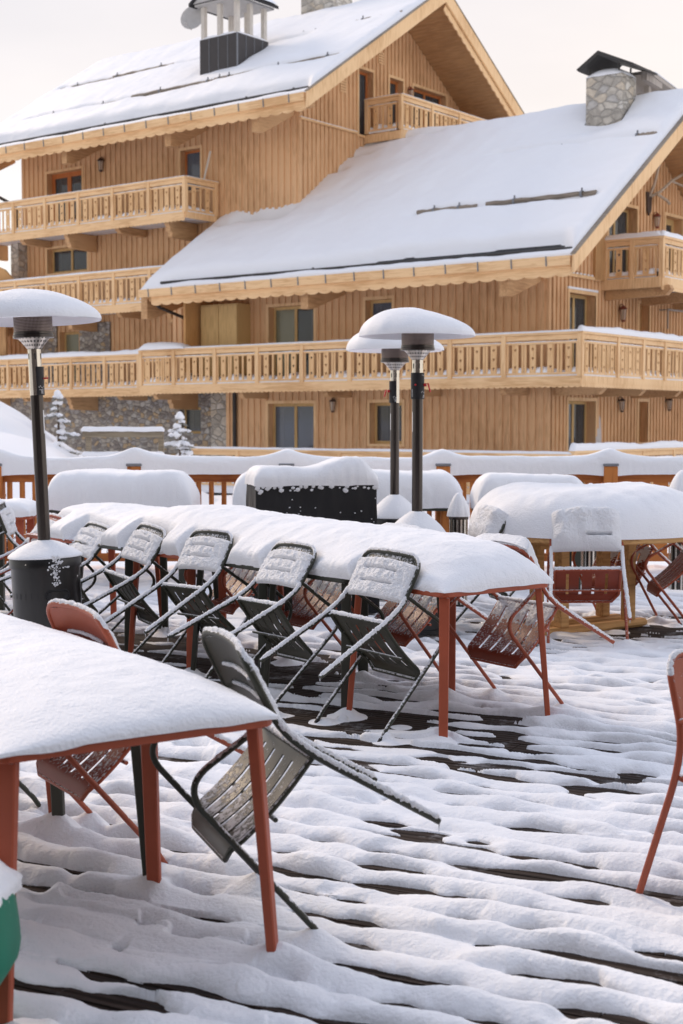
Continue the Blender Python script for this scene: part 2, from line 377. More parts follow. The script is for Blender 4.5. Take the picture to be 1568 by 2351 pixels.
def carve(o, chairs, zmin):
    me = o.data; n = len(me.vertices); co = np.empty(n * 3); me.vertices.foreach_get('co', co); co = co.reshape(-1, 3)
    Mo = np.array(o.matrix_world); W_ = co @ Mo[:3, :3].T + Mo[:3, 3]; Mi = np.linalg.inv(Mo)
    for c in chairs:
        Mc = np.array(c.matrix_world); Ic = np.linalg.inv(Mc)
        L = W_ @ Ic[:3, :3].T + Ic[:3, 3]
        # back plane in chair space: through the joint and the hoop top, bowed at its middle
        yb = D_['jy'] - D_['ffy'] + (D_['bty'] - D_['jy']) * (L[:, 2] - D_['jz']) / (D_['btz'] - D_['jz']) + .03
        wx = 1 - sstep(.24, .31, np.abs(L[:, 0])); wz = np.clip((.90 - L[:, 2]) / .05, 0, 1)
        over_ = (L[:, 1] < yb)
        nz = Mc[:3, 1]                      # chair forward axis in world
        dz = (yb - L[:, 1]) / (-nz[2] * (1 / np.linalg.norm(nz)))      # drop so that the point meets the plane
        dz = np.clip(dz, 0, .4)
        W_[:, 2] = np.where(over_, np.maximum(zmin, W_[:, 2] - dz * wx * wz), W_[:, 2])
    co = W_ @ Mi[:3, :3].T + Mi[:3, 3]; me.vertices.foreach_set('co', co.ravel()); me.update()
def grid_obj(name, P, mat, parent=None, mask=None, smooth=True, close_v=False, label=None):
    """P: (n,m,3) numpy grid -> mesh; mask (n-1,m-1) faces kept"""
    n, m = P.shape[:2]
    idx = np.arange(n * m).reshape(n, m)
    if close_v: nxt = np.roll(idx, -1, axis=1); q = np.stack([idx[:-1], nxt[:-1], nxt[1:], idx[1:]], -1)
    else: q = np.stack([idx[:-1, :-1], idx[:-1, 1:], idx[1:, 1:], idx[1:, :-1]], -1)
    if mask is not None: q = q[mask]
    q = q.reshape(-1, 4)
    used = np.unique(q); remap = np.full(n * m, -1); remap[used] = np.arange(len(used)); q = remap[q]
    V = P.reshape(-1, 3)[used]
    me = bpy.data.meshes.new(name)
    me.vertices.add(len(V)); me.vertices.foreach_set('co', V.astype(np.float32).ravel())
    me.loops.add(q.size); me.loops.foreach_set('vertex_index', q.astype(np.int32).ravel())
    me.polygons.add(len(q)); me.polygons.foreach_set('loop_start', np.arange(0, q.size, 4, dtype=np.int32))
    me.update(calc_edges=True); me.validate()
    if smooth: me.polygons.foreach_set('use_smooth', np.ones(len(q), bool))
    me.materials.append(MATS[mat])
    o = bpy.data.objects.new(name, me); COL.objects.link(o)
    if parent: o.parent = parent
    if label: o['label'] = label
    return o
def thing(name, label, cat, loc=(0, 0, 0), rz=0, group=None):
    o = bpy.data.objects.new(name, None); COL.objects.link(o); o.location = loc; o.rotation_euler = (0, 0, rz)
    o['label'] = label; o['category'] = cat
    if group: o['group'] = group
    return o
def tag(o, label=None, cat=None, group=None, kind=None):
    if label: o['label'] = label
    if cat: o['category'] = cat
    if group: o['group'] = group
    if kind: o['kind'] = kind
    return o
def copy_tree(o, parent=None):
    c = o.copy(); COL.objects.link(c)
    if parent: c.parent = parent
    for ch in list(o.children): copy_tree(ch, c)
    return c

# ------------------------------------------------------------------ snow builders
def axis_samples(L, res):
    e = [0, .0015, .005, .010, .017, .026, .037]
    mid = np.linspace(.05, L - .05, max(4, int((L - .1) / res)))
    return np.concatenate([e, mid, [L - t for t in reversed(e)]])
def loaf(name, L, W, H, Rr, p=2.4, parent=None, res=.012, mat='snow', seed=0., z0=0., over=.012, hfun=None, low=.02, mid=.006, grain=.0018, offs=None, mask_fn=None, label=None):
    """snow lying on a rectangle, centred; Rr = rounding radii (x0,x1,y0,y1), or callable; p rounding power (number or 4)"""
    xs = axis_samples(L, res) - L / 2; ys = axis_samples(W, res) - W / 2
    X, Y = np.meshgrid(xs, ys, indexing='ij')
    pp = p if isinstance(p, (list, tuple)) else [p] * 4
    ds = [X + L / 2, L / 2 - X, Y + W / 2, W / 2 - Y]
    F = 1
    for d, r_, q in zip(ds, Rr, pp):
        t = 1 - np.clip(d / r_, 0, 1); F = F * np.clip(1 - t ** q, 0, 1) ** (1 / q)
    dm = np.minimum(np.minimum(ds[0], ds[1]), np.minimum(ds[2], ds[3]))
    Z = H * F
    if hfun is not None: Z = Z * hfun(X, Y)
    s = seed * 13.7
    Z = Z + F * (low * perlin(X * 1.6 + s, Y * 1.6, s) + mid * perlin(X * 9, Y * 9 + s, s) + .35 * mid * perlin(X * 24, Y * 24, s))
    if grain: Z = Z + np.minimum(1, F * 2) * grain * (perlin(X * 70, Y * 70 + s, Z * 70) + .7 * perlin(X * 140, Y * 140, Z * 140))
    # ragged, slightly overhanging edge
    wgt = np.clip(1 - dm / .09, 0, 1) ** 1.5
    nn = over * (1 + .9 * perlin(X * 5 + s, Y * 5, 3.) + .7 * perlin(X * 22, Y * 22 + s, 1.) + .35 * perlin(X * 80, Y * 80, 1.))
    # outward direction blends near corners
    wx = np.clip(1 - ds[1] / .09, 0, 1) - np.clip(1 - ds[0] / .09, 0, 1); wy = np.clip(1 - ds[3] / .09, 0, 1) - np.clip(1 - ds[2] / .09, 0, 1)
    X2 = X + wx * nn * np.clip(Z / max(H, .01) * 3, .15, 1); Y2 = Y + wy * nn * np.clip(Z / max(H, .01) * 3, .15, 1)
    Z = np.maximum(Z, 0) + z0
    edge = dm < 1e-6
    Z[edge] = z0 - .003 - .010 * sstep(-.2, .5, perlin(X[edge] * 5, Y[edge] * 5, 3.))
    if offs is not None: X2, Y2, Z = offs(X2, Y2, Z)
    P = np.stack([X2, Y2, Z], -1)
    mk = None
    if mask_fn is not None:
        mk = mask_fn((X[:-1, :-1] + X[1:, 1:]) / 2, (Y[:-1, :-1] + Y[1:, 1:]) / 2)
    return grid_obj(name, P, mat, parent, mk, label=label)
def loaf_round(name, Rd, H, p=2.4, parent=None, mat='snow', seed=0., z0=0., rr=None, nr=40, na=140, low=.02, mid=.006, grain=.0018, hfun=None, ell=(1, 1), over=.01):
    rr = rr or Rd
    t = 1 - (1 - np.linspace(0, 1, nr)) ** 1.7
    a = np.linspace(0, 2 * np.pi, na, endpoint=False)
    T, A = np.meshgrid(t, a, indexing='ij')
    F = np.clip(1 - (1 - np.clip((1 - T) * Rd / rr, 0, 1)) ** p, 0, 1) ** (1 / p)
    s = seed * 7.3
    rad = Rd * T * (1 + over / Rd * (T ** 4) * (1 + 1.2 * perlin(np.cos(A) * 3 + s, np.sin(A) * 3, s)))
    X = rad * np.cos(A) * ell[0]; Y = rad * np.sin(A) * ell[1]
    Z = H * F
    if hfun is not None: Z = Z * hfun(X, Y)
    Z = Z + F * (low * perlin(X * 2.2 + s, Y * 2.2, s) + mid * perlin(X * 10, Y * 10 + s, s)) + np.minimum(1, 2 * F) * grain * (perlin(X * 70, Y * 70, s) + .7 * perlin(X * 140, Y * 140, Z * 140))
    Z = np.maximum(Z, 0); Z[-1] = -.006
    return grid_obj(name, np.stack([X, Y, Z + z0], -1), mat, parent, close_v=True)

# ================================================================== SETTING
ANG = math.atan(3240 / 4184.)
DD = Vector((-math.cos(R(27)), math.sin(R(27)), 0))      # deck board direction (left and away)
# ground: one snowy sheet under and beyond the deck
def ground():
    n = 180
    t = np.linspace(-1, 1, n); s_ = np.sign(t) * np.abs(t) ** 2.2
    X, Y = np.meshgrid(s_ * 450, s_ * 450 + 20, indexing='ij')
    Z = -1.2 + .25 * perlin(X * .12, Y * .12, .5) + .05 * perlin(X * .8, Y * .8, .9)
    Z += 1.9 * sstep(17.5, 26, Y) * sstep(-2.6, -6.5, X - (Y - 25) * -.17) * sstep(46, 34, Y)      # bank at the left
    Z += .75 * sstep(15.0, 20, Y) * sstep(90, 40, np.abs(X))
    return grid_obj('ground', np.stack([X, Y, Z], -1), 'snow_far')
g = ground(); tag(g, kind='structure')
def bank():
    xs = np.linspace(-13, -2.2, 130); ys = np.linspace(19, 33, 120)
    X, Y = np.meshgrid(xs, ys, indexing='ij')
    Z = -.5 + 1.85 * sstep(-4.4, -8.0, X + .0 * Y) * sstep(20, 28, Y) * sstep(34, 31, Y) + .75 * sstep(-2.2, -4.5, X) * sstep(19, 26, Y)
    Z += .12 * perlin(X * .5, Y * .5, 2.) + .05 * perlin(X * 1.7, Y * 1.7, 4.)
    return grid_obj('snow_bank', np.stack([X, Y, Z], -1), 'snow_far')
b_ = bank(); tag(b_, 'smooth snow bank rising beyond the deck railing at left', kind='structure')

# unseen block added behind the viewer to shade the near end of the deck
def shade_block():
    mb = MB(); mb.box(-16, 16, -12, -5.6, -1.2, 8.0); mb.box(-16.5, 16.5, -12.5, -4.2, 8.0, 8.3)
    for z in (3.0, 6.0): mb.box(-15.9, 15.9, -5.58, -4.3, z, z + .2)
    o = mb.build('shade_block_behind', 'shade_block_grey'); tag(o, 'plain unseen block added behind the viewer to shade the near deck', kind='structure')
shade_block()
# deck boards
def deck():
    root = bpy.data.objects.new('deck', None); COL.objects.link(root); root['kind'] = 'structure'
    root.rotation_euler = (0, 0, math.atan2(DD.y, DD.x))
    mb = MB(); pitch = .168
    # local x along boards, y across
    Mi = Matrix.Rotation(-math.atan2(DD.y, DD.x), 4, 'Z')
    cx = Mi @ Vector((0, 8, 0))
    rnd = random.Random(2)
    for k in range(-75, 76):
        y0 = k * pitch + cx.y
        y0 = round(y0 / pitch) * pitch
        off = rnd.uniform(0, 3.6); x = cx.x - 14 + off - 3.6
        while x < cx.x + 14:
            # clip to deck area (world y < 14.45)
            x1 = x + 3.6
            mid = Matrix.Rotation(math.atan2(DD.y, DD.x), 4, 'Z') @ Vector(((x + x1) / 2, y0, 0))
            if mid.y < 13.8 and mid.y > -2:
                mb.box(x + .002, x1 - .002, y0 - .080, y0 + .080, -.04 + rnd.uniform(0, .002), rnd.uniform(-.0025, .0))
            x = x1
    mb.build('deck_boards', 'deck_board', root)
    return root
deck()
LOC2 = Matrix.Rotation(-math.atan2(DD.y, DD.x), 2)
CD, SD = math.cos(math.atan2(DD.y, DD.x)), math.sin(math.atan2(DD.y, DD.x))
PITCH = .168
FEET = []   # filled with (x, y, h, r) small cones of snow at feet
BARE = [    # (x, y, along boards, across, strength) where drifting left the boards nearly bare
    (.1, 7.1, 1.2, .42, .10), (-.7, 8.6, 1.1, .8, .10), (.40, 6.40, 1.0, .22, .09), (.95, 6.1, .7, .13, .08), (2.3, 10.3, 1.3, .6, .10), (1.15, 5.75, .28, .08, .08),
    (1.2, 9.9, .8, .4, .09), (-1.5, 9.6, 1.1, .7, .09), (-.45, 4.3, .35, .12, .06), (1.45, 4.2, .5, .10, .05), (.95, 3.75, .4, .10, .05), (-.75, 3.75, .5, .14, .055), (-.3, 3.6, .6, .10, .05), (.55, 4.7, .4, .10, .045), (.2, 5.1, .4, .08, .04)]
def deck_snow():
    ny = 1800; Yv = 2.5 * (14.6 / 2.5) ** np.linspace(0, 1, ny)
    core = np.linspace(-.29, .29, 560)
    side = .29 + (np.linspace(0, 1, 60)[1:] ** 1.6) * .75
    tv = np.concatenate([-side[::-1], core, side])
    T, Y = np.meshgrid(tv, Yv, indexing='ij'); X = T * Y
    u = X * CD + Y * SD; w = -X * SD + Y * CD
    # domain warp
    ww = w + .022 * perlin(u * 2.3, w * 2.2, 1.3) + .007 * perlin(u * 6, w * 6, 2.3)
    k = np.round(ww / PITCH - .5); gap = (k + .5) * PITCH; d = np.abs(ww - gap)            # distance to nearest gap
    hash_ = np.sin(k * 91.7) * 43.1
    n1 = .45 * perlin(u * 1.0 + hash_, k * 3.17, .5) + 1.1 * perlin(u * 3.1 + hash_, k * 1.3, 7.5) + .60 * perlin(u * 7.5 + hash_, k * .7, 2.5)
    kb = k + (ww > gap); hb = np.sin(kb * 37.3) * 21.7
    wt = sstep(-.034, .034, ww - gap)
    def two(fn):      # value on the board at either side of the gap, blended across it
        va = fn(k, np.sin(k * 37.3) * 21.7); vb = fn(k + 1, np.sin((k + 1) * 37.3) * 21.7); return va * (1 - wt) + vb * wt
    B = .041 + .012 * perlin(X * .9, Y * .9, 5.5) + .016 * perlin(X * 5.2, Y * 5.2, 15.5) + .010 * perlin(u * 2.3, w * 3.5, 6.5)
    B = B * two(lambda q, hq: 1 + .35 * perlin(u * 1.4 + hq, q * 2.11, 3.9) + .66 * perlin(u * 3.9 + hq, q * 1.7, 9.9)) + .005 * perlin(u * 7, w * 10, 1.5) + .0025 * perlin(u * 18, w * 22, 1.5)
    B = np.maximum(B, .010)
    bare = 0
    for (bx, by, rx, ry, st) in BARE:
        bu_ = bx * CD + by * SD; bw_ = -bx * SD + by * CD
        q = ((u - bu_) / rx) ** 2 + ((w - bw_) / ry) ** 2
        q = q * (1 + .9 * perlin(u * 2.2, w * 7, 8.8) + .4 * perlin(u * 6, w * 18, 4.8))
        bare = np.maximum(bare, st * np.exp(-np.clip(q, 0, 30) * 1.0))
    full = sstep(.12, .5, perlin(X * .75 + 3, Y * .75, 11.3))
    patchy = two(lambda q, hq: perlin(u * 1.4 + hq, q * 5.3, 21.) + .7 * perlin(u * 4 + hq, q * 2.3, 22.))
    w_open = .010 + .070 * n1 + .014 * perlin(X * .5, Y * .5, 4.4) - .025 * full + bare * (1.25 + 1.7 * patchy)
    w_open = np.clip(w_open, 0, .036 + bare * .9)
    crease = np.clip(sstep(-1.25, -.50, n1) * (1 - .65 * full), 0, 1)
    crease = np.maximum(crease, sstep(0, .006, w_open))
    B = B * np.clip(1 - 9 * bare, .25, 1)
    dd = np.abs(d + .012 * perlin(u * 7, w * 8, 13.2) + .005 * perlin(u * 17, w * 17, .2) + .002 * perlin(u * 40, w * 40, .7) + .004 * sstep(.01, .05, bare) * perlin(u * 22, w * 40, 5.7))
    half = PITCH * .5
    tt = (dd - w_open) / np.maximum(half - w_open, .012)
    prof = np.clip(1 - (1 - np.clip(tt, 0, 1)) ** 2.0, 0, 1) ** .74
    ends = sstep(-.60, -.30, two(lambda q, hq: perlin(u * 1.9 + hq, q * 4.7, 31.)) + .4 * perlin(u * 6, w * 9, 32.) + .35 * full)      # gaps where a pillow ends
    h = B * (1 - crease * (1 - prof)) * np.sqrt(ends)
    h = np.where((dd < w_open) | (ends < .02), -.012, h)
    for (fx, fy, fh, fr) in FEET:
        q = np.sqrt((X - fx) ** 2 + (Y - fy) ** 2) / fr
        q = q * (1 + .25 * perlin(X * 9, Y * 9, fx))
        h = h + fh * np.exp(-q * 2.0) * (1 - .35 * np.exp(-(q * 5) ** 2)) 
    h = h + (h > .004) * (.0016 * perlin(X * 45, Y * 45, 2.) + .0006 * perlin(X * 90, Y * 90, 5.))
    h = np.maximum(h, -.012)
    P = np.stack([X, Y, h], -1)
    keep = ((h[:-1, :-1] > -.008) | (h[1:, 1:] > -.008) | (h[:-1, 1:] > -.008) | (h[1:, :-1] > -.008))
    o_ = grid_obj('snow_cover', P, 'snow', mask=keep)
    tag(o_, 'thin broken snow cover lying in ridges on the deck boards', kind='stuff')

# ================================================================== CHALETS
C0 = Vector((5.2333, 36, 0))
def P2(*a): return a
def strip_wall(mb, axis, c0, c1, fixed, out, zfun0, zfun1, openings, pitch=.21, th=.3, proud=.034, bw=.105):
    """vertical boards along axis ('x' or 'y') from c0 to c1; face at fixed, outward sign out; openings (a0,a1,z0,z1)"""
    edges = set([c0, c1])
    n = int((c1 - c0) / pitch) + 1
    for i in range(n):
        for e in (c0 + i * pitch, c0 + i * pitch + bw):
            if c0 < e < c1: edges.add(e)
    for a0, a1, _, _ in openings:
        for e in (a0, a1):
            if c0 < e < c1: edges.add(e)
    es = sorted(edges)
    for a, b in zip(es, es[1:]):
        if b - a < .004: continue
        m = (a + b) / 2; k = (m - c0) % pitch
        pr = proud if k < bw else 0
        cuts = sorted([(o[2], o[3]) for o in openings if o[0] <= m <= o[1]])
        z = None
        spans = []; zb = zfun0(m)
        for o0, o1 in cuts:
            if o0 > zb: spans.append((zb, o0))
            zb = max(zb, o1)
        spans.append((zb, None))
        for s0, s1 in spans:
            za0 = s0; ztop_a = zfun1(a) if s1 is None else s1; ztop_b = zfun1(b) if s1 is None else s1
            if min(ztop_a, ztop_b) <= za0: 
                if max(ztop_a, ztop_b) <= za0: continue
                ztop_a = max(ztop_a, za0 + .001); ztop_b = max(ztop_b, za0 + .001)
            f = fixed + out * pr; bk = fixed - out * th
            poly = [(a, za0), (b, za0), (b, ztop_b), (a, ztop_a)]
            if axis == 'x': mb.prism(poly, min(f, bk), max(f, bk), 'xz')
            else: mb.prism(poly, min(f, bk), max(f, bk), 'yz')
def window(root, axis, a0, a1, z0, z1, fixed, out, leaves=1, frame='window_wood', pane='pane', depth=.2, name='window', fw=.08, panes=None, snowcap=False, trim=True):
    """frame set back in the opening, with glass"""
    f = fixed - out * depth
    mb = MB()
    def bx(m, x0, x1, f0, f1, zz0, zz1):
        lo, hi = min(f0, f1), max(f0, f1)
        (m.box(x0, x1, lo, hi, zz0, zz1) if axis == 'x' else m.box(lo, hi, x0, x1, zz0, zz1))
    bx(mb, a0, a0 + fw, f, f - out * .07, z0, z1); bx(mb, a1 - fw, a1, f, f - out * .07, z0, z1)
    bx(mb, a0 + fw, a1 - fw, f, f - out * .07, z1 - fw, z1); bx(mb, a0 + fw, a1 - fw, f, f - out * .07, z0, z0 + fw)
    w = (a1 - a0 - 2 * fw) / leaves
    for i in range(1, leaves): bx(mb, a0 + fw + w * i - fw * .6, a0 + fw + w * i + fw * .6, f + out * .004, f - out * .074, z0 + fw, z1 - fw)
    fr = mb.build(name, frame, root)
    for i in range(leaves):
        g_ = MB(); bx(g_, a0 + fw + w * i + (fw * .6 if i else 0), a0 + fw + w * (i + 1) - (fw * .6 if i < leaves - 1 else 0), f - out * .02, f - out * .05, z0 + fw, z1 - fw)
        g_.build('pane', (panes[i] if panes else pane), fr)
        x0_ = a0 + fw + w * i; kind_ = (panes[i] if panes else pane)
        cw = w * (.95 if kind_ == 'pane_curtain' else .34); cz = MB(); nfold = max(3, int(cw / .07)); xs_ = x0_ + (0 if i == 0 else w - cw)
        for q in range(nfold): bx(cz, xs_ + cw * q / nfold, xs_ + cw * (q + .98) / nfold, f - out * (.078 + .008 * (q % 2)), f - out * .09, z0 + fw * .5, z1 - fw * .5)
        cz.build('curtain', 'curtain_pale' if kind_ == 'pane_curtain' else 'curtain', fr)
    g_ = MB(); bx(g_, a0 + .01, a1 - .01, f - out * .094, f - out * .098, z0 + .01, z1 - .01); g_.build('dark_room_panel', 'room_dark', fr)  # dark panel behind the glass, standing in for the unlit room
    if trim:
        t = MB()
        bx(t, a0 - .09, a0, fixed + out * .045, fixed - out * .0, z0 - .07, z1 + .09); bx(t, a1, a1 + .09, fixed + out * .045, fixed, z0 - .07, z1 + .09)
        bx(t, a0, a1, fixed + out * .045, fixed, z1, z1 + .09); bx(t, a0, a1, fixed + out * .06, fixed, z0 - .07, z0)
        t.build('frame', 'trim_wood_v', fr)
    if snowcap:
        s_ = MB(); bx(s_, a0 - .09, a1 + .09, fixed + out * .06, fixed + out * .0, z1 + .092, z1 + .15); s_.build('snow', 'snow_far', fr)
    return fr
def fret_board(mb, x0, x1, z0, z1, y0, y1, holes):
    """upright balcony board with cut-out hearts/diamonds; x along, y thickness"""
    xc = (x0 + x1) / 2; w = (x1 - x0) * .24; h = .045
    zs = sorted(holes); prev = z0
    for i, z in enumerate(zs):
        if z - h > prev: mb.prism([(x0, prev), (x1, prev), (x1, z - h), (x0, z - h)], y0, y1)
        mb.prism([(x0, z - h), (xc, z - h), (xc - w, z + .4 * h), (xc - .5 * w, z + h), (x0, z + h)], y0, y1)
        mb.prism([(x1, z - h), (x1, z + h), (xc + .5 * w, z + h), (xc + w, z + .4 * h), (xc, z - h)], y0, y1)
        prev = z + h
    mb.prism([(x0, prev), (x1, prev), (x1, z1), (x0, z1)], y0, y1)
def scallop(mb, x0, x1, zt, zb, y0, y1, pitch=.28, amp=.035, M=None):
    n = max(2, int((x1 - x0) / pitch)); pitch = (x1 - x0) / n; pts = [(x1, zt), (x0, zt)]
    for i in range(n):
        for k in range(6):
            t = k / 6; pts.append((x0 + (i + t) * pitch, zb + amp - amp * math.sin(math.pi * t) ** .7))
    pts.append((x1, zb + amp))
    # split in strips so the face stays simple
    pts2 = pts[2:]
    vs = []; fs = []
    for (a, z) in pts2: vs += [(a, y0, z), (a, y0, zt), (a, y1, z), (a, y1, zt)]
    for i in range(len(pts2) - 1):
        a = i * 4; b = a + 4
        fs += [(a, a + 1, b + 1, b), (a + 2, b + 2, b + 3, a + 3), (a, b, b + 2, a + 2), (a + 1, a + 3, b + 3, b + 1)]
    fs += [(0, 2, 3, 1), (len(vs) - 4, len(vs) - 3, len(vs) - 1, len(vs) - 2)]
    mb.add(vs, fs, M)
def rail_run(root, p0, p1, posts, zf, M, snow_top=.07, snow_seed=0, floor_snow=True, lowrail=False, hb=1.0):
    """one straight balustrade, local x from p0 to p1 at y=0 (outer face towards -y); zf deck height.  M: placement within the chalet"""
    zt = zf + 1.02
    pm = MB()
    for p in posts: pm.box(p - .06, p + .06, -.07, .05, zf - .0, zt + .0); pm.cut()
    pm.v = [tuple(M @ Vector(v)) for v in pm.v]
    pm.build_each('post', 'trim_wood_v', root)
    tr = MB(); tr.box(p0 - .06, p1 + .06, -.085, .075, zt, zt + .06)
    tr.box(p0, p1, -.045, .035, zt - .12, zt - .005)
    tr.v = [tuple(M @ Vector(v)) for v in tr.v]; tr.build('handrail', 'trim_wood', root)
    if not lowrail:
        lo = MB(); ps = sorted(set([p0, p1] + list(posts)))
        for a, b in zip(ps, ps[1:]):
            lo.box(a + .062, b - .062, -.035, .025, zf + .80, zf + .85); lo.cut(); lo.box(a + .062, b - .062, -.035, .025, zf + .06, zf + .11); lo.cut()
        lo.v = [tuple(M @ Vector(v)) for v in lo.v]; lo.build_each('rail', 'trim_wood', root)
        bm_ = MB()
        for j, (a, b) in enumerate(zip(ps, ps[1:])):
            L = b - a - .13; x = a + .065
            nu = max(1, round(L / .5)); wu = L / nu
            for i in range(nu):
                c = x + wu * (i + .5)
                hl = [zf + .24, zf + .66] if (i + j) % 2 == 0 else [zf + .22, zf + .45, zf + .68]
                fret_board(bm_, c - .085, c + .085, zf + .112, zf + .798, -.022, .004, hl)
                if i < nu:
                    for q in (-.04, .04) if (i + j) % 3 else (0,):
                        e = x + wu * (i + 1) + q * 1.0 
                        if i == nu - 1: continue
                        bm_.box(e - .028, e + .028, -.022, .004, zf + .112, zf + .798)
            bm_.box(x + .01, x + .05, -.022, .004, zf + .112, zf + .798); bm_.box(x + L - .05, x + L - .01, -.022, .004, zf + .112, zf + .798)
        bm_.v = [tuple(M @ Vector(v)) for v in bm_.v]; bm_.build('baluster_panel', 'balcony_wood', root)
    # snow on the hand rail, on the low rail and heaped at the foot
    n = max(6, int((p1 - p0) / .07)); xs = np.linspace(p0 - .07, p1 + .07, n)
    prof = [(-.088, 0), (-.098, .35), (-.07, .8), (-.02, 1), (.03, .97), (.07, .7), (.085, 0)]
    hh = snow_top * (1 + .35 * perlin(xs * .5 + snow_seed, xs * 0, 1.) + .18 * perlin(xs * 2.5, xs * 0, 4.)) 
    Pg = np.zeros((n, len(prof), 3))
    for j, (yy, zz) in enumerate(prof):
        Pg[:, j, 0] = xs; Pg[:, j, 1] = yy; Pg[:, j, 2] = zt + .058 + hh * zz
    Pg[0, :, 2] = zt + .055; Pg[-1, :, 2] = zt + .055
    Mn = np.array(M); Pw = Pg @ Mn[:3, :3].T + Mn[:3, 3]
    grid_obj('snow', Pw, 'snow_far', root)
    if not lowrail and floor_snow:
        for (yo, zb, amp) in ((0, zf + .85, .028), (.04, zf + .0, .24)):
            n = int((p1 - p0) / .05); xs = np.linspace(p0 + .07, p1 - .07, n)
            prof = [(-.04, 0), (-.035, .6), (0, 1), (.05, .7), (.08, 0)] if zb > zf + .5 else [(-.06, 0), (-.05, .55), (0, .9), (.2, 1), (.6, .8)]
            hh = amp * (.9 + .5 * perlin(xs * 1.3 + snow_seed, xs * 0, 2.) + .45 * perlin(xs * 6, xs * 0, 6.))
            hh = np.maximum(hh, .005)
            Pg = np.zeros((n, len(prof), 3))
            for j, (yy, zz) in enumerate(prof):
                Pg[:, j, 0] = xs; Pg[:, j, 1] = yo + yy * 1.0; Pg[:, j, 2] = zb + hh * zz
            Pw = Pg @ Mn[:3, :3].T + Mn[:3, 3]
            grid_obj('snow', Pw, 'snow_far', root)
def corbel(mb, x, y_wall, y_out, zt, h, w=.16, steps=True, M=None):
    """beam under a balcony, running in y with a stepped nose"""
    L = y_wall - y_out
    if steps: poly = [(y_wall, zt), (y_out, zt), (y_out, zt - h * .3), (y_out + .07, zt - h * .42), (y_out + .07, zt - h * .62), (y_out + .15, zt - h * .75), (y_out + .15, zt - h * .92), (y_out + .2, zt - h), (y_wall, zt - h * 1.05)]
    else: poly = [(y_wall, zt), (y_out, zt), (y_out, zt - h * .6), (y_out + .08, zt - h), (y_wall, zt - h)]
    mb.prism(poly, x - w / 2, x + w / 2, 'yz', M)
def bracket(mb, x, y_wall, y_out, zt, h, w=.2):
    """big triangular roof bracket"""
    mb.prism([(y_wall, zt), (y_out, zt), (y_out, zt - h), (y_out + .12, zt - h), (y_wall, zt - .02 if h > 2 else zt - .1)], x - w / 2, x + w / 2, 'yz')
def wall_lamp(root, axis, p, z, fixed, out, mat='lamp_dark', s=1.0):
    mb = MB(); c = fixed + out * .14
    def T(a, f, zz): return (a, f, zz) if axis == 'x' else (f, a, zz)
    def lathe_at(prof, seg=8):
        m = MB(); m.lathe(prof, seg); return [T(p + v[0] * s, c + v[1] * s, z + v[2] * s) for v in m.v], m.f
    vs, fs = lathe_at([(.0, .20), (.03, .18), (.10, .12), (.105, .10), (.08, .10)]); mb.add(vs, fs)
    vs, fs = lathe_at([(.06, -.16), (.04, -.20), (.0, -.21)]); mb.add(vs, fs)
    for k in range(4):
        a = math.pi / 4 + k * math.pi / 2
        mb.tube([T(p + .055 * s * math.cos(a), c + .055 * s * math.sin(a), z - .16 * s), T(p + .08 * s * math.cos(a), c + .08 * s * math.sin(a), z + .10 * s)], .007, 4)
    mb.tube([T(p, fixed + out * .0, z + .05 * s), T(p, fixed + out * .06, z + .22 * s), T(p, c, z + .2 * s)], .012, 6)
    o = mb.build('wall_lamp', mat, root)
    g_ = MB(); vs, fs = lathe_at([(0, -.15), (.05, -.15), (.072, .09), (0, .09)]); g_.add(vs, fs); g_.build('glass', 'lamp_glass', o)
    return o
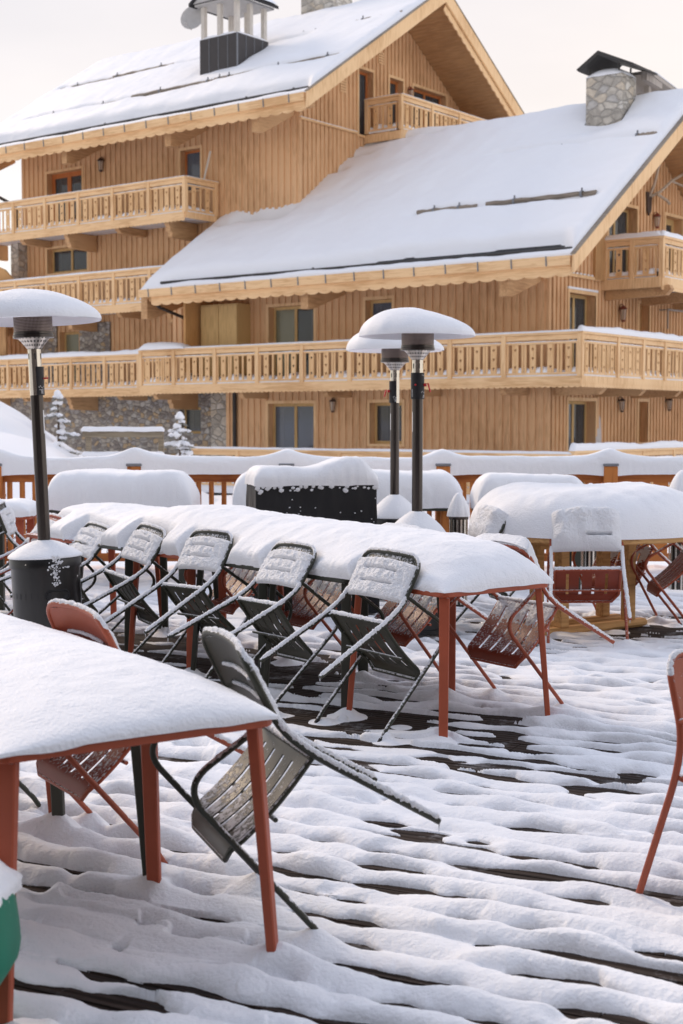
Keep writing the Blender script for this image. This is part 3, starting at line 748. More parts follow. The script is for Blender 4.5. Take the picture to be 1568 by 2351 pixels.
def roof_snow(root, a0, a1, sl0, zfun, H, gaps, seed, ridge_b, name='snow', dents=(), avoid=None, vr=.5, valley=False, melt=()):
    """snow blanket on one slope. local coords: x along, b from eave sl0 to ridge_b, z on zfun(b)"""
    xs = np.concatenate([a0 + np.array([0, .01, .04, .09, .16, .25]), np.linspace(a0 + .35, a1 - .35, int((a1 - a0) / .08)), a1 - np.array([.25, .16, .09, .04, .01, 0])])
    bs = np.concatenate([sl0 + np.array([0, .01, .03, .06, .1]), np.linspace(sl0 + .14, ridge_b, int((ridge_b - sl0) / .055))])
    X, Bv = np.meshgrid(xs, bs, indexing='ij')
    def edge(d, r_, q=2.2): return np.clip(1 - (1 - np.clip(d / r_, 0, 1)) ** q, 0, 1) ** (1 / q)
    T = H * edge(X - a0, vr) * edge(a1 - X, .3)
    T = T * (1 + .28 * perlin(X * .25 + seed, Bv * .5, seed) + .16 * perlin(X * .8, Bv * 1.1, seed) + .06 * perlin(X * 2.5, Bv * 3, seed))
    eave = edge(Bv - sl0, .10) * .10 * edge(X - a0, vr) * (1 + .4 * perlin(X * .7, Bv * 0, seed + 3))
    for (gb, gw) in gaps:   # bare strip behind the eave guard: gw(x) width
        wdt = gw(X)
        up = edge(Bv - (gb + wdt), .28)
        inside = (Bv > gb) & (Bv < gb + wdt)
        T = np.where(Bv >= gb + wdt, T * np.maximum(up, .35 * (wdt < .01)), np.where(inside, -.05, eave))
    for (db, da0, da1, dep) in dents:   # groove just below each log
        wv_ = db - .04 + .10 * perlin(X * .6 + db, X * 0, 2.)
        T = T - dep * np.exp(-((Bv - wv_) / .09) ** 2) * sstep(da0 - .3, da0 + .4, X) * sstep(da1 + .3, da1 - .4, X)
    for (mx_, my_, mr_, mh_, md_) in melt: T = T - md_ * np.exp(-(((X - mx_) / mr_) ** 2 + ((Bv - my_ - .12 * (X - mx_) * (mh_ < .2) + .05 * perlin(X * 2, Bv * 0, mx_)) / mh_) ** 2))
    if valley: T = T - .55 * np.exp(-((Bv - 1.15 + .25 * perlin(X * 1.3, Bv * 0, 3.)) / .22) ** 2) * sstep(-12.6, -11.6, X) * sstep(-9.2, -9.9, X)
    Z = zfun(Bv) + T + .01 * perlin(X * 3, Bv * 3, seed)
    Z[0] = zfun(Bv[0]) - .01; Z[-1] = zfun(Bv[-1]) - .01; Z[:, 0] = zfun(Bv[:, 0]) - .01
    mk = None
    if avoid is not None:
        cxm = (X[:-1, :-1] + X[1:, 1:]) / 2; cym = (Bv[:-1, :-1] + Bv[1:, 1:]) / 2; mk = ~avoid(cxm, cym)
    return grid_obj(name, np.stack([X, Bv, Z], -1), 'snow_far', root, mk)
def snow_log(root, a0, a1, b, z, clips, r_=.065):
    z += .05
    mb = MB(); pts = [(a0 + (a1 - a0) * i / 12, b + .015 * math.sin(i * 1.3), z + .012 * math.sin(i * 2.1)) for i in range(13)]
    mb.tube(pts, r_, 10); lg = mb.build('snow_guard', 'log_wood', root, smooth=True)
    m2 = MB()
    for c in clips:
        m2.lathe([(r_ + .012, -.03), (r_ + .022, -.03), (r_ + .022, .03), (r_ + .012, .03), (r_ + .012, -.03)], 12, Matrix.Translation((c, b, z)) @ Matrix.Rotation(R(90), 4, 'Y'))
        m2.box(c - .02, c + .02, b - .01, b + .01, z, z + r_ + .09)
    if clips: m2.build('bracket', 'zinc', lg, smooth=True)
    return lg
I4 = Matrix.Identity(4)
def build_lower():
    root = thing('chalet', 'lower wooden chalet at right with wide snowy roof and long balcony', 'chalet', C0, -ANG)
    SL = .69; EB = -1.94; EZ = 5.40; RB = 5.15
    zr = lambda b: EZ + SL * (b - EB)
    RZ = zr(RB); FB = 2 * RB - EB
    # long facade b=0 from a=-13.2 to 0
    ops = [(-9.33, -7.6, -.2, 2.06), (-5.6, -4.5, .92, 2.06), (-9.3, -7.6, 2.6, 4.88), (-5.75, -4.85, 3.9, 4.9)]
    mb = MB(); strip_wall(mb, 'x', -11.0, 0, 0, -1, lambda a: -1.2, lambda a: zr(.0) - .25, ops, pitch=.245, bw=.13)
    mb.build('wall', 'siding', root)
    mb = MB(); strip_wall(mb, 'x', -13.2, -11.002, .0, -1, lambda a: 2.62, lambda a: zr(.0) - .25, [], pitch=.245, bw=.13)
    mb.build('wall', 'siding', root)
    ops2 = [(1.05, 2.55, -.2, 2.08), (5.15, 5.75, .95, 2.1), (1.05, 2.5, 2.6, 4.88), (5.1, 5.75, 3.85, 4.85), (3.2, 4.9, 5.3, 7.45), (6.75, 7.9, 5.3, 7.5)]
    mb = MB(); strip_wall(mb, 'y', .0, FB - 2.0, .0, 1, lambda a: -1.2, lambda a: min(zr(a), zr(2 * RB - a)) - .28, ops2, pitch=.205, bw=.10)
    # separate corner: shift by thin gap to avoid overlap with the long wall
    mb.v = [(x, max(y, .001), z) for x, y, z in mb.v]
    mb.build('wall', 'siding', root)
    mb = MB(); mb.box(-10.9, -.35, .31, FB - 2, -1.2, 2.6); mb.box(-13.2, -.35, .31, FB - 2, 2.605, 5.0); mb.build('wall', 'siding_dark', root)
    # windows
    window(root, 'x', -9.33, -7.6, -.2, 2.06, 0, -1, 2, pane='pane_blue', name='glazed_door')
    window(root, 'x', -5.6, -4.5, .92, 2.06, 0, -1, 1)
    window(root, 'x', -9.3, -7.6, 2.6, 4.88, 0, -1, 2, panes=['pane_curtain', 'pane'], name='glazed_door')
    window(root, 'x', -5.75, -4.85, 3.9, 4.9, 0, -1, 1, pane='pane_blue')
    window(root, 'y', 1.05, 2.55, -.2, 2.08, 0, 1, 2, name='glazed_door', depth=.24, panes=['pane_blue', 'pane'])
    window(root, 'y', 1.05, 2.5, 2.6, 4.88, 0, 1, 2, name='glazed_door', depth=.24, snowcap=True)
    window(root, 'y', 5.15, 5.75, .95, 2.1, 0, 1, 1, frame='door_orange' if 0 else 'siding_dark', pane='pane_curtain' if 0 else 'pane', fw=.25)
    window(root, 'y', 5.1, 5.75, 3.85, 4.85, 0, 1, 1, frame='siding_dark', fw=.25)
    window(root, 'y', 3.2, 4.9, 5.3, 7.45, 0, 1, 2, name='glazed_door', depth=.24)
    window(root, 'y', 6.75, 7.9, 5.3, 7.5, 0, 1, 1, name='glazed_door', depth=.24, fw=.18)
    # lamps
    wall_lamp(root, 'x', -6.83, 2.0, 0, -1); wall_lamp(root, 'y', 3.9, 2.0, 0, 1); wall_lamp(root, 'y', 6.95, 2.05, 0, 1)
    wall_lamp(root, 'y', 3.9, 4.5, 0, 1, 'lamp_copper', 1.15); wall_lamp(root, 'y', 5.95, 7.25, 0, 1, 'lamp_copper', 1.1)
    # wind-board partition and cabinet on the balcony, left end
    mb = MB(); mb.prism([(-1.2, 3.0), (-1.2, 5.05), (-.9, 5.3), (-.02, 5.3), (-.02, 3.0)], -11.62, -11.54, 'yz'); mb.build('partition', 'cladding_panel', root)
    mb = MB(); mb.box(-11.45, -10.0, -.62, -.04, 2.7, 5.0); mb.box(-11.44, -10.74, -.645, -.622, 2.78, 4.95); mb.box(-10.71, -10.01, -.645, -.622, 2.78, 4.95)
    mb.build('cabinet', 'window_wood', root)
    # gable trims, sill line with snow, drain pipe, white board, antlers
    mb = MB(); mb.box(.036, .11, .0, 2.65, 5.28, 5.36); mb.build('ledge', 'trim_wood', root)
    mb = MB()
    for i in range(13): mb.cbox((.075, .12 + i * .205, 5.385), (.06, .11, .05))
    mb.build('snow', 'snow_far', root, bevel=.015)
    mb = MB(); mb.tube([(-10.6, -.1, -1), (-10.6, -.1, 2.5)], .06, 10); mb.build('drain_pipe', 'gutter', root, smooth=True)
    mb = MB(); mb.tube(fillet([(-12.3, -1.85, 5.3), (-12.3, -1.6, 4.95), (-12.3, -.12, 4.6), (-12.3, -.12, 2.6)], .15), .05, 8); mb.build('drain_pipe', 'gutter', root, smooth=True)
    mb = MB()
    mb.tube([(.05, 5.7, 7.9), (.25, 5.9, 8.05), (.35, 6.4, 8.4), (.4, 7.0, 8.65), (.42, 7.4, 8.9)], .045, 6)
    mb.tube([(.35, 6.4, 8.4), (.5, 6.9, 8.3)], .03, 6); mb.tube([(.4, 7.0, 8.65), (.55, 7.5, 8.6)], .03, 6)
    mb.tube([(.05, 5.6, 7.9), (.25, 5.5, 8.2), (.35, 5.6, 8.8), (.3, 5.9, 9.0)], .045, 6); mb.tube([(.25, 5.7, 7.95), (.4, 6.0, 7.8), (.45, 6.1, 7.7)], .04, 6)
    a_ = mb.build('antlers', 'antler', root, smooth=True)
    mb = MB(); mb.prism([(5.4, 8.0), (5.75, 8.0), (5.7, 7.5), (5.55, 7.35), (5.45, 7.5)], .04, .08, 'yz'); mb.build('mount', 'lamp_dark', a_)
    mb = MB(); mb.tube([(.3, 6.4, 4.75), (.3, 8.1, 4.78)], .03, 6); mb.tube([(.05, 6.4, 4.75), (.3, 6.4, 4.75), (.3, 6.4, 4.2)], .025, 6); mb.build('awning_frame', 'grey_wood', root)
    # roof slabs
    t = .20
    for sgn, nm in ((1, 0), (-1, 1)):
        mb = MB(); A0, A1 = -12.55, 1.78
        if sgn == 1: poly = [(EB, zr(EB) - .02), (RB, RZ - .02), (RB, RZ - t), (EB, zr(EB) - t)]
        else: poly = [(FB, zr(EB) - .02), (RB + .001, RZ - .02), (RB + .001, RZ - t), (FB, zr(EB) - t)]
        mb.prism(poly, A0, A1, 'yz'); mb.build('roof', 'dark_membrane', root)
        # soffit boards under the overhangs
        mb = MB(); q = [(y, z) for y, z in ((poly[3][0], poly[3][1] - .003), (poly[2][0], poly[2][1] - .003), (poly[2][0], poly[2][1] - .04), (poly[3][0], poly[3][1] - .04))]
        mb.prism(q, A0 + .02, A1 - .02, 'yz'); mb.build('soffit', 'soffit', root)
    # eave: gutter board, fascia with scallops
    mb = MB(); mb.prism([(EB - .16, zr(EB) + .02), (EB - .02, zr(EB) + .02), (EB - .02, zr(EB) - .20), (EB - .13, zr(EB) - .20)], -12.6, 1.74, 'yz'); mb.build('gutter_board', 'trim_wood', root)
    mb = MB(); scallop(mb, -12.2, 1.7, zr(EB) - .20, zr(EB) - .46, EB - .02, EB + .02, .42, .06); mb.build('fascia', 'trim_wood', root)
    mb = MB()
    for i in range(15): 
        x = 1.1 - i * .95; mb.prism([(EB - .155, zr(EB) + .03), (EB - .175, zr(EB) + .03), (EB - .155, zr(EB) - .2), (EB - .135, zr(EB) - .2)], x, x + .03, 'yz')
    mb.build('gutter_clip', 'zinc', root)
    # verge boards of both slopes
    for (p, q) in (((EB - .12, zr(EB) + .03), (RB, RZ + .12)), ((FB + .12, zr(EB) + .03), (RB, RZ + .12))):
        mb = MB(); mb.prism([p, q, (q[0], q[1] - .42), (p[0], p[1] - .42)], 1.784, 1.85, 'yz'); mb.build('verge_board', 'trim_wood_v', root)
        mb = MB(); mb.prism([(p[0], p[1] + .005), (q[0], q[1] + .005), (q[0], q[1] + .035), (p[0], p[1] + .035)], 1.74, 1.87, 'yz'); mb.build('verge_edge', 'log_wood', root)
    mb = MB(); mb.box(-12.5, 1.7, EB + .2, EB + .42, zr(EB) - .3, zr(EB) - .05); mb.build('purlin', 'beam_wood', root)
    mb = MB(); 
    for x in (-6.72, -.42, -12.9): mb.prism([(-.02, 5.33), (EB + .25, 5.24), (EB + .25, 4.6), (EB + .45, 4.6), (-.02, 5.1)], x - .0, x + .26, 'yz'); mb.cut()
    mb.build_each('bracket', 'beam_wood', root)
    # snow
    mb_av = lambda x, y: (x > -1.28) & (x < -.15) & (y > 4.22) & (y < 5.0)
    gapf = lambda X: np.clip(.20 + .14 * perlin(X * .35, X * 0, 9.) + .24 * sstep(-9, -1.0, X), .05, .6) * sstep(-12.2, -11.2, X) * sstep(1.75, 1.1, X)
    roof_snow(root, -12.75, 1.76, EB, zr, .34, [(EB + .16, gapf)], 2.2, RB + .03, dents=((.3, -4.4, 1.2, .22), (3.0, -3.6, 1.5, .16)), avoid=mb_av, vr=1.0, valley=True, melt=((-.7, 4.05, .8, .64, .30), (-8.5, 4.80, .75, .10, .75), (-9.1, 4.1, .35, .08, .7), (-9.3, 3.2, .22, .12, .7), (-6.9, 4.95, .3, .06, .5)))
    xs = np.linspace(-12.75, 1.76, 100); bs = np.linspace(RB, RB + 7, 60); X, Bv = np.meshgrid(xs, bs, indexing='ij')
    grid_obj('snow', np.stack([X, Bv, zr(2 * RB - Bv) + .3 * np.clip((X + 12.75) * 2, 0, 1) + .03 * perlin(X, Bv, 2.)], -1), 'snow_far', root)
    snow_log(root, -4.25, -2.35, .32, zr(.32) + .20, (-3.7, -2.9)); snow_log(root, -2.05, 1.15, .32, zr(.32) + .22, (-1.2, .75))
    snow_log(root, .95, 1.5, 2.95, zr(2.95) + .22, (.96,)); snow_log(root, -3.5, -1.2, 2.95, zr(2.95) + .13, (-1.3,))
    mb = MB()
    for x in (-6.3, -3.3, -.8, .6): mb.box(x, x + .05, EB + .22, EB + .26, zr(EB + .22), zr(EB + .22) + .14)
    mb.tube([(-12, EB + .2, zr(EB + .2) + .08), (1.6, EB + .2, zr(EB + .2) + .08)], .045, 8)
    mb.build('snow_guard_rail', 'gutter', root)
    # stone chimney with tilted cap, and the long flue behind it
    mb = MB(); mb.box(-1.27, -.17, 4.25, 5.15, 8.9, 11.12); st = mb.build('chimney', 'stone_chimney', root, bevel=.02)
    mb = MB(); mb.prism([(-1.5, 11.35), (-.83, 11.78), (.25, 11.28), (.25, 11.22), (-.83, 11.66), (-1.42, 11.28)], 4.1, 5.6); mb.build('chimney_cap', 'gutter', st)
    loaf('snow', 1.1, .9, .22, (.4, .4, .3, .3), 1.8, st, res=.05, mat='snow_far', grain=0, offs=lambda x, y, z: (x - .72, y + 4.7, z + 11.12))
    mb = MB()
    for x, y in ((-1.2, 4.35), (-.3, 4.35), (-1.2, 5.05), (-.3, 5.05)): mb.box(x - .02, x + .02, y - .02, y + .02, 11.1, 11.4); mb.cut()
    mb.build_each('cap_post', 'gutter', st)
    mb = MB(); mb.box(-.9, .0, 5.6, 8.2, 10.0, 10.45); f2 = mb.build('chimney', 'stone_chimney', root)
    mb = MB(); mb.prism([(5.3, 11.25), (5.35, 11.35), (8.6, 10.95), (8.55, 10.85)], -1.1, .15, 'yz'); mb.build('chimney_cap', 'grey_wood', f2)
    mb = MB()
    for y in (5.7, 6.4, 7.2, 8.0): mb.box(-.75, -.6, y, y + .15, 10.44, 11.0); mb.cut(); mb.box(-.2, -.05, y, y + .15, 10.44, 11.0); mb.cut()
    mb.build_each('cap_post', 'grey_wood', f2)
    mb = MB(); mb.prism([(5.7, 11.37), (8.5, 11.02), (8.4, 11.08), (7.2, 11.2), (5.8, 11.40)], -1.0, .1, 'yz'); mb.build('snow', 'snow_far', f2)
    mb = MB(); mb.prism([(5.2, 11.3), (6.2, 11.15), (6.2, 10.98), (5.2, 11.05)], -.05, .12, 'yz'); mb.build('wind_board', 'grey_wood', f2)
    # balcony, first floor
    bal = MB(); bal.box(-13.3, 1.6, -1.27, -.04, 2.48, 2.62); bal.box(.04, 1.6, -.04, 10.0, 2.48, 2.62); B = bal.build('balcony', 'plaster', root)
    rail_run(B, -13.3, 1.63, [-13.3, -11.91, -10.24, -8.61, -6.97, -5.3, -3.7, -2.08, -.48, 1.63], 2.62, Matrix.Translation((0, -1.3, 0)), .05, 3)
    Mg = Matrix.Translation((1.63, 0, 0)) @ Matrix.Rotation(R(90), 4, 'Z')
    rail_run(B, -1.3, 10, [-1.3, .59, 2.01, 3.3, 4.9, 6.5, 8.1, 9.9], 2.62, Mg, .16, 6)
    mb = MB(); mb.box(-13.36, 1.66, -1.345, -1.30, 2.47, 2.64); scallop(mb, -13.36, 1.66, 2.47, 2.36, -1.335, -1.305, .16, .035); mb.build('fascia', 'trim_wood', B)
    mb = MB(); mb.box(-1.3, 10, -.045, 0, 2.47, 2.64, Mg); scallop(mb, -1.3, 10, 2.47, 2.36, -.035, -.005, .16, .035, Mg); mb.build('fascia', 'trim_wood_v', B)
    mb = MB()
    for x in (-12.9, -9.4, -6.3, -3.3, -.64): corbel(mb, x, -.02, -1.15, 2.47, .26, .16, False); mb.cut()
    mb.build_each('beam', 'beam_wood', B)
    mb = MB()
    for y in (.35, 2.6, 4.8, 7.0): mb.prism([(.04, 2.47), (1.45, 2.47), (1.45, 2.36), (1.3, 2.22), (.04, 2.2)], y - .1, y + .1); mb.cut()
    mb.build_each('beam', 'beam_wood', B)
    # heap of snow at the left end of the balcony
    loaf('snow', 1.9, .5, .22, (.3, .9, .2, .2), 2, B, res=.05, mat='snow_far', grain=0, offs=lambda x, y, z: (x - 12.35, y - 1.2, z + 3.70))
    # upper gable balcony
    bal = MB(); bal.box(.04, 1.7, 2.95, 9.5, 5.12, 5.26); B2 = bal.build('balcony', 'plaster', root)
    Mg2 = Matrix.Translation((1.72, 0, 0)) @ Matrix.Rotation(R(90), 4, 'Z')
    rail_run(B2, 2.9, 9.5, [2.9, 4.5, 6.1, 7.7, 9.4], 5.30, Mg2, .13, 1)
    rail_run(B2, .1, 1.66, [.1, .9, ], 5.30, Matrix.Translation((0, 2.9, 0)), .13, 2)
    mb = MB(); mb.box(2.85, 9.5, -.05, 0, 5.08, 5.32, Mg2); scallop(mb, 2.85, 9.5, 5.08, 4.98, -.04, -.01, .16, .03, Mg2); mb.box(0, 1.72, 2.82, 2.86, 5.05, 5.32); mb.build('fascia', 'trim_wood_v', B2)
    mb = MB()
    for y in (3.1, 5.3, 7.5): mb.prism([(.04, 5.11), (1.9, 5.11), (1.95, 5.0), (1.8, 4.85), (.04, 4.8)], y - .1, y + .1); mb.cut()
    mb.build_each('beam', 'beam_wood', B2)
    mb = MB(); mb.box(.0, .12, 2.3, 2.9, 5.3, 7.4); mb.build('partition', 'siding_dark', B2)
    # terrace rail at ground floor
    T_ = MB(); T_.box(-10.4, 2.2, -2.6, -.04, -.45, -.3); T_.box(.04, 2.2, -.02, 10, -.45, -.3); T1 = T_.build('terrace', 'snow_far', root)
    rail_run(T1, -10.1, 2.05, [-10.1, -8.3, -6.5, -4.7, -2.9, -1.1, .7, 2.05], -.30, Matrix.Translation((0, -2.5, 0)), .06, 8)
    Mg3 = Matrix.Translation((2.1, 0, 0)) @ Matrix.Rotation(R(90), 4, 'Z')
    rail_run(T1, -2.5, 10, [-2.5, -.7, 1.1, 2.9, 4.7, 6.5, 8.3], -.22, Mg3, .17, 9)
    return root
build_lower()
wb = MB(); wb.prism([(-.16, 0), (.16, 0), (.16, 1.9), (.08, 2.02), (-.08, 2.02), (-.16, 1.9)], 0, .03)
o = wb.build('board', 'plaster'); Mloc = Matrix.Translation(C0) @ Matrix.Rotation(-ANG, 4, 'Z') @ Matrix.Translation((.12, 2.72, -.29)) @ Matrix.Rotation(R(90), 4, 'Z') @ Matrix.Rotation(R(-3), 4, 'X')
o.matrix_world = Mloc; tag(o, 'pale pointed board standing against the wall by the ground-floor door', 'board')
wb = MB(); wb.box(-.04, .04, -.04, -.038, .3, .36); wb.build('hole', 'black_plastic', o)

def build_main():
    root = thing('chalet', 'taller wooden chalet at left behind the lower one, black chimney', 'chalet', C0, -ANG)
    SL = .645; EB = -.45; EZ = 10.72; RB = 6.4; WB = 1.5
    zr = lambda b: EZ + SL * (b - EB); RZ = zr(RB); FB = 2 * RB - EB
    A0, A1 = -23.7, -7.45; WA = -9.4
    ops = [(-20.75, -18.96, 7.95, 10.15), (-14.3, -13.42, 8.9, 10.2), (-20.78, -18.74, 6.7, 7.55)]
    mb = MB(); strip_wall(mb, 'x', -22.1, WA, WB, -1, lambda a: 5.4, lambda a: zr(WB) - .25, ops, pitch=.245, bw=.13); mb.build('wall', 'siding', root)
    mb = MB(); strip_wall(mb, 'x', -24.2, WA, WB, -1, lambda a: 2.6, lambda a: 5.4 - .002, [(-20.2, -19.2, 2.6, 4.65), (-12.9, -12.3, 2.6, 4.7)], pitch=.245, bw=.13); mb.build('wall', 'siding', root)
    gops = [(4.45, 5.2, 10.6, 12.65), (6.1, 6.85, 10.6, 12.68), (7.45, 9.4, 11.4, 12.65)]
    mb = MB(); strip_wall(mb, 'y', WB, FB - 2, WA, 1, lambda a: 2.6, lambda a: min(zr(a), zr(2 * RB - a)) - .28, gops, pitch=.205, bw=.10)
    mb.v = [(x, max(y, WB + .001), z) for x, y, z in mb.v]; mb.build('wall', 'siding', root)
    mb = MB(); mb.box(-22.1, WA - .35, WB + .31, FB - 2, -1.2, 9.8); mb.build('wall', 'siding_dark', root)
    # stone: ground floor and part of first floor
    mb = MB()
    for s in ((-23.0, -14.32, -1.2, 2.6), (-13.4, -11.3, -1.2, 2.6)): mb.box(s[0], s[1], WB - .1, WB + .3, s[2], s[3])
    mb.box(-14.32, -13.4, WB - .1, WB + .3, -1.2, 1.15); mb.box(-14.32, -13.4, WB - .1, WB + .3, 2.0, 2.6)
    mb.build('wall', 'stone_wall', root)
    mb = MB(); mb.box(-12.75, -11.95, WB - .35, WB - .102, -1.2, 2.45); mb.build('pillar', 'stone_chimney', root, bevel=.02)
    mb = MB(); mb.box(-11.2, -10.95, WB - .3, WB - .1, -1.2, 2.6); mb.build('drain_pipe', 'gutter', root)
    mb = MB(); mb.box(-21.35, -20.3, WB - .09, WB - .055, 2.6, 4.9); mb.cut(); mb.box(-19.1, -17.6, WB - .09, WB - .055, 2.6, 4.9); mb.build_each('wall', 'stone_wall', root)
    mb = MB(); mb.box(-22.3, -21.9, WB - .4, WB + .3, 5.3, 7.9); mb.build('pillar', 'stone_chimney', root)
    window(root, 'x', -20.75, -18.96, 7.95, 10.15, WB, -1, 2, frame='door_orange', name='glazed_door', fw=.16, pane='pane')
    window(root, 'x', -14.3, -13.42, 8.9, 10.2, WB, -1, 1, frame='door_orange', pane='pane_blue', fw=.07)
    window(root, 'x', -20.78, -18.74, 6.7, 7.55, WB, -1, 2, frame='window_wood')
    window(root, 'x', -14.32, -13.4, 1.15, 2.0, WB - .1, -1, 1, trim=False)
    window(root, 'x', -20.2, -19.2, 2.6, 4.65, WB, -1, 1, name='glazed_door', pane='pane_curtain', trim=False)
    window(root, 'x', -12.9, -12.3, 2.6, 4.7, WB, -1, 1, name='glazed_door', frame='siding_dark', trim=False)
    window(root, 'y', 4.45, 5.2, 10.6, 12.65, WA, 1, 1, frame='door_orange', name='glazed_door')
    window(root, 'y', 6.1, 6.85, 10.6, 12.68, WA, 1, 1, frame='door_orange', name='glazed_door')
    window(root, 'y', 7.45, 9.4, 11.4, 12.65, WA, 1, 2, frame='door_orange')
    for (y, z) in ((5.6, 13.2), (3.6, 11.95), (9.9, 12.0)):
        mb = MB()
        for k in range(5): mb.box(WA + .036, WA + .07, y - .15, y + .15, z - .2 + k * .08, z - .15 + k * .08)
        mb.build('vent', 'trim_wood', root)
    wall_lamp(root, 'x', -17.9, 10.15, WB, -1, 'lamp_dark', 1.2); wall_lamp(root, 'y', 7.15, 12.35, WA, 1, 'lamp_copper', 1.0)
    # ledge on the gable wall
    mb = MB(); mb.box(WA + .036, WA + .10, WB, 4.3, 10.58, 10.64); mb.build('ledge', 'trim_wood', root)
    mb = MB(); mb.box(WA + .04, WA + .09, WB, 4.3, 10.642, 10.662); mb.build('snow', 'snow_far', root)
    # downpipe from the left eave
    mb = MB(); mb.tube(fillet([(-23.2, EB, 10.4), (-23.2, EB, 10.1), (-22.25, WB - .12, 9.15), (-22.25, WB - .12, 5.6)], .2), .055, 8); mb.build('drain_pipe', 'gutter', root, smooth=True)
    t = .22
    for sgn in (1, -1):
        e = EB if sgn == 1 else FB; rb = RB if sgn == 1 else RB + .001
        poly = [(e, EZ - .02), (rb, RZ - .02), (rb, RZ - t), (e, EZ - t)]
        mb = MB(); mb.prism(poly, A0, A1, 'yz'); mb.build('roof', 'dark_membrane', root)
        mb = MB(); mb.prism([(e, EZ - t - .003), (rb, RZ - t - .003), (rb, RZ - t - .04), (e, EZ - t - .04)], A0 + .02, A1 - .02, 'yz'); mb.build('soffit', 'soffit', root)
    mb = MB(); mb.prism([(EB - .16, EZ + .02), (EB - .02, EZ + .02), (EB - .02, EZ - .20), (EB - .13, EZ - .20)], A0, A1 - .05, 'yz'); mb.build('gutter_board', 'trim_wood', root)
    mb = MB(); scallop(mb, A0 + .1, A1 - .1, EZ - .20, EZ - .46, EB - .02, EB + .02, .42, .06); mb.build('fascia', 'trim_wood', root)
    mb = MB()
    for i in range(17):
        x = A1 - .6 - i * .95; mb.prism([(EB - .155, EZ + .03), (EB - .175, EZ + .03), (EB - .155, EZ - .2), (EB - .135, EZ - .2)], x, x + .03, 'yz')
    mb.build('gutter_clip', 'zinc', root)
    for xv0, xv1, ins in ((A1 + .004, A1 + .07, 1), (A0 - .07, A0 - .004, -1)):
        for (p, q) in (((EB - .12, EZ + .03), (RB, RZ + .10)), ((FB + .12, EZ + .03), (RB, RZ + .10))):
            mb = MB(); mb.prism([p, q, (q[0], q[1] - .45), (p[0], p[1] - .45)], xv0, xv1, 'yz'); mb.build('verge_board', 'trim_wood_v', root)
            if ins == 1:
                mb = MB(); mb.prism([(p[0], p[1] + .005), (q[0], q[1] + .005), (q[0], q[1] + .035), (p[0], p[1] + .035)], xv0 - .04, xv1 + .02, 'yz'); mb.build('verge_edge', 'log_wood', root)
    # scalloped inner verge trim on the far slope
    L = math.hypot(FB - RB, RZ - EZ); ang = math.atan2(EZ - RZ, FB - RB)
    Mv = Matrix.Translation((A1 - .03, RB, RZ - .36)) @ Matrix.Rotation(ang, 4, 'X') @ Matrix.Rotation(R(90), 4, 'Z')
    mb = MB(); scallop(mb, .1, L, 0, -.22, -.02, .02, .30, .05, Mv); mb.build('verge_board', 'trim_wood_v', root)
    mb = MB(); mb.box(A0 + .1, A1 - .1, EB + .2, EB + .42, EZ - .3, EZ - .05); mb.build('purlin', 'beam_wood', root)
    mb = MB()
    for x in (-22.7, -18.11, -13.36, -9.8): mb.prism([(WB - .02, 10.95), (EB + .28, 10.62), (EB + .28, 9.98), (EB + .52, 9.98), (WB - .02, 10.72)], x, x + .26, 'yz'); mb.cut()
    mb.build_each('bracket', 'beam_wood', root)
    av = lambda x, y: (x > -14.12) & (x < -12.45) & (y > 2.25) & (y < 3.6)
    gapf = lambda X: np.clip(.42 + .16 * perlin(X * .3, X * 0, 4.), .1, .8) * sstep(A0, A0 + .5, X) * sstep(A1, A1 - .5, X)
    roof_snow(root, A0 + .02, A1 - .02, EB, zr, .30, [(EB + .14, gapf)], 5.5, RB + .03, dents=((1.55, -22, -7.9, .2), (4.1, -23, -11, .18)), avoid=av, vr=.6)
    snow_log(root, -12.8, -7.85, 1.5, zr(1.5) + .20, (-12.6, -12.2, -10.2, -8.3)); snow_log(root, -16.5, -12.9, 1.5, zr(1.5) + .18, (-15.2, -13.1)); snow_log(root, -21, -16.6, 1.5, zr(1.5) + .10, (-20.4, -17.9))
    snow_log(root, -22.9, -20.2, 4.05, zr(4.05) + .13, (-22.0,)); snow_log(root, -20.1, -17.1, 4.05, zr(4.05) + .18, (-19.9, -17.7)); snow_log(root, -12.0, -10.4, 4.3, zr(4.3) + .13, (-11.5, -11.0)); snow_log(root, -9.5, -7.6, 4.3, zr(4.3) + .2, (-9.1,))
    mb = MB(); mb.tube([(A0 + .2, EB + .24, zr(EB + .24) + .08), (A1 - .2, EB + .24, zr(EB + .24) + .08)], .045, 8)
    for x in (-21.8, -16.0, -10, -8.2): mb.box(x, x + .05, EB + .22, EB + .26, zr(EB + .22), zr(EB + .22) + .16)
    mb.build('snow_guard_rail', 'gutter', root)
    # far slope snow edge
    xs = np.linspace(A0, A1 - .02, 60); bs = np.linspace(RB, FB, 50); X, Bv = np.meshgrid(xs, bs, indexing='ij')
    grid_obj('snow', np.stack([X, Bv, zr(2 * RB - Bv) + .22 * np.clip((A1 - X) * 4, 0, 1)], -1), 'snow_far', root)
    # black clad chimney with louvre top
    mb = MB(); mb.box(-14.1, -12.48, 2.2, 3.7, 12.0, 13.80); ch = mb.build('chimney', 'chimney_clad', root)
    mb = MB()
    for x in (-13.7, -13.3, -12.9): mb.box(x, x + .02, 2.19, 2.2, 12.4, 13.78)
    for y in (2.6, 3.0, 3.4): mb.box(-12.48, -12.47, y, y + .02, 12.6, 13.78)
    mb.box(-12.50, -12.465, 2.18, 2.22, 12.3, 13.8); mb.build('seam', 'zinc', ch)
    mb = MB()
    for x in (-14.0, -13.3, -12.58):
        for y in (2.3, 3.6): mb.box(x - .07, x + .07, y - .07, y + .07, 13.8, 14.95); mb.cut()
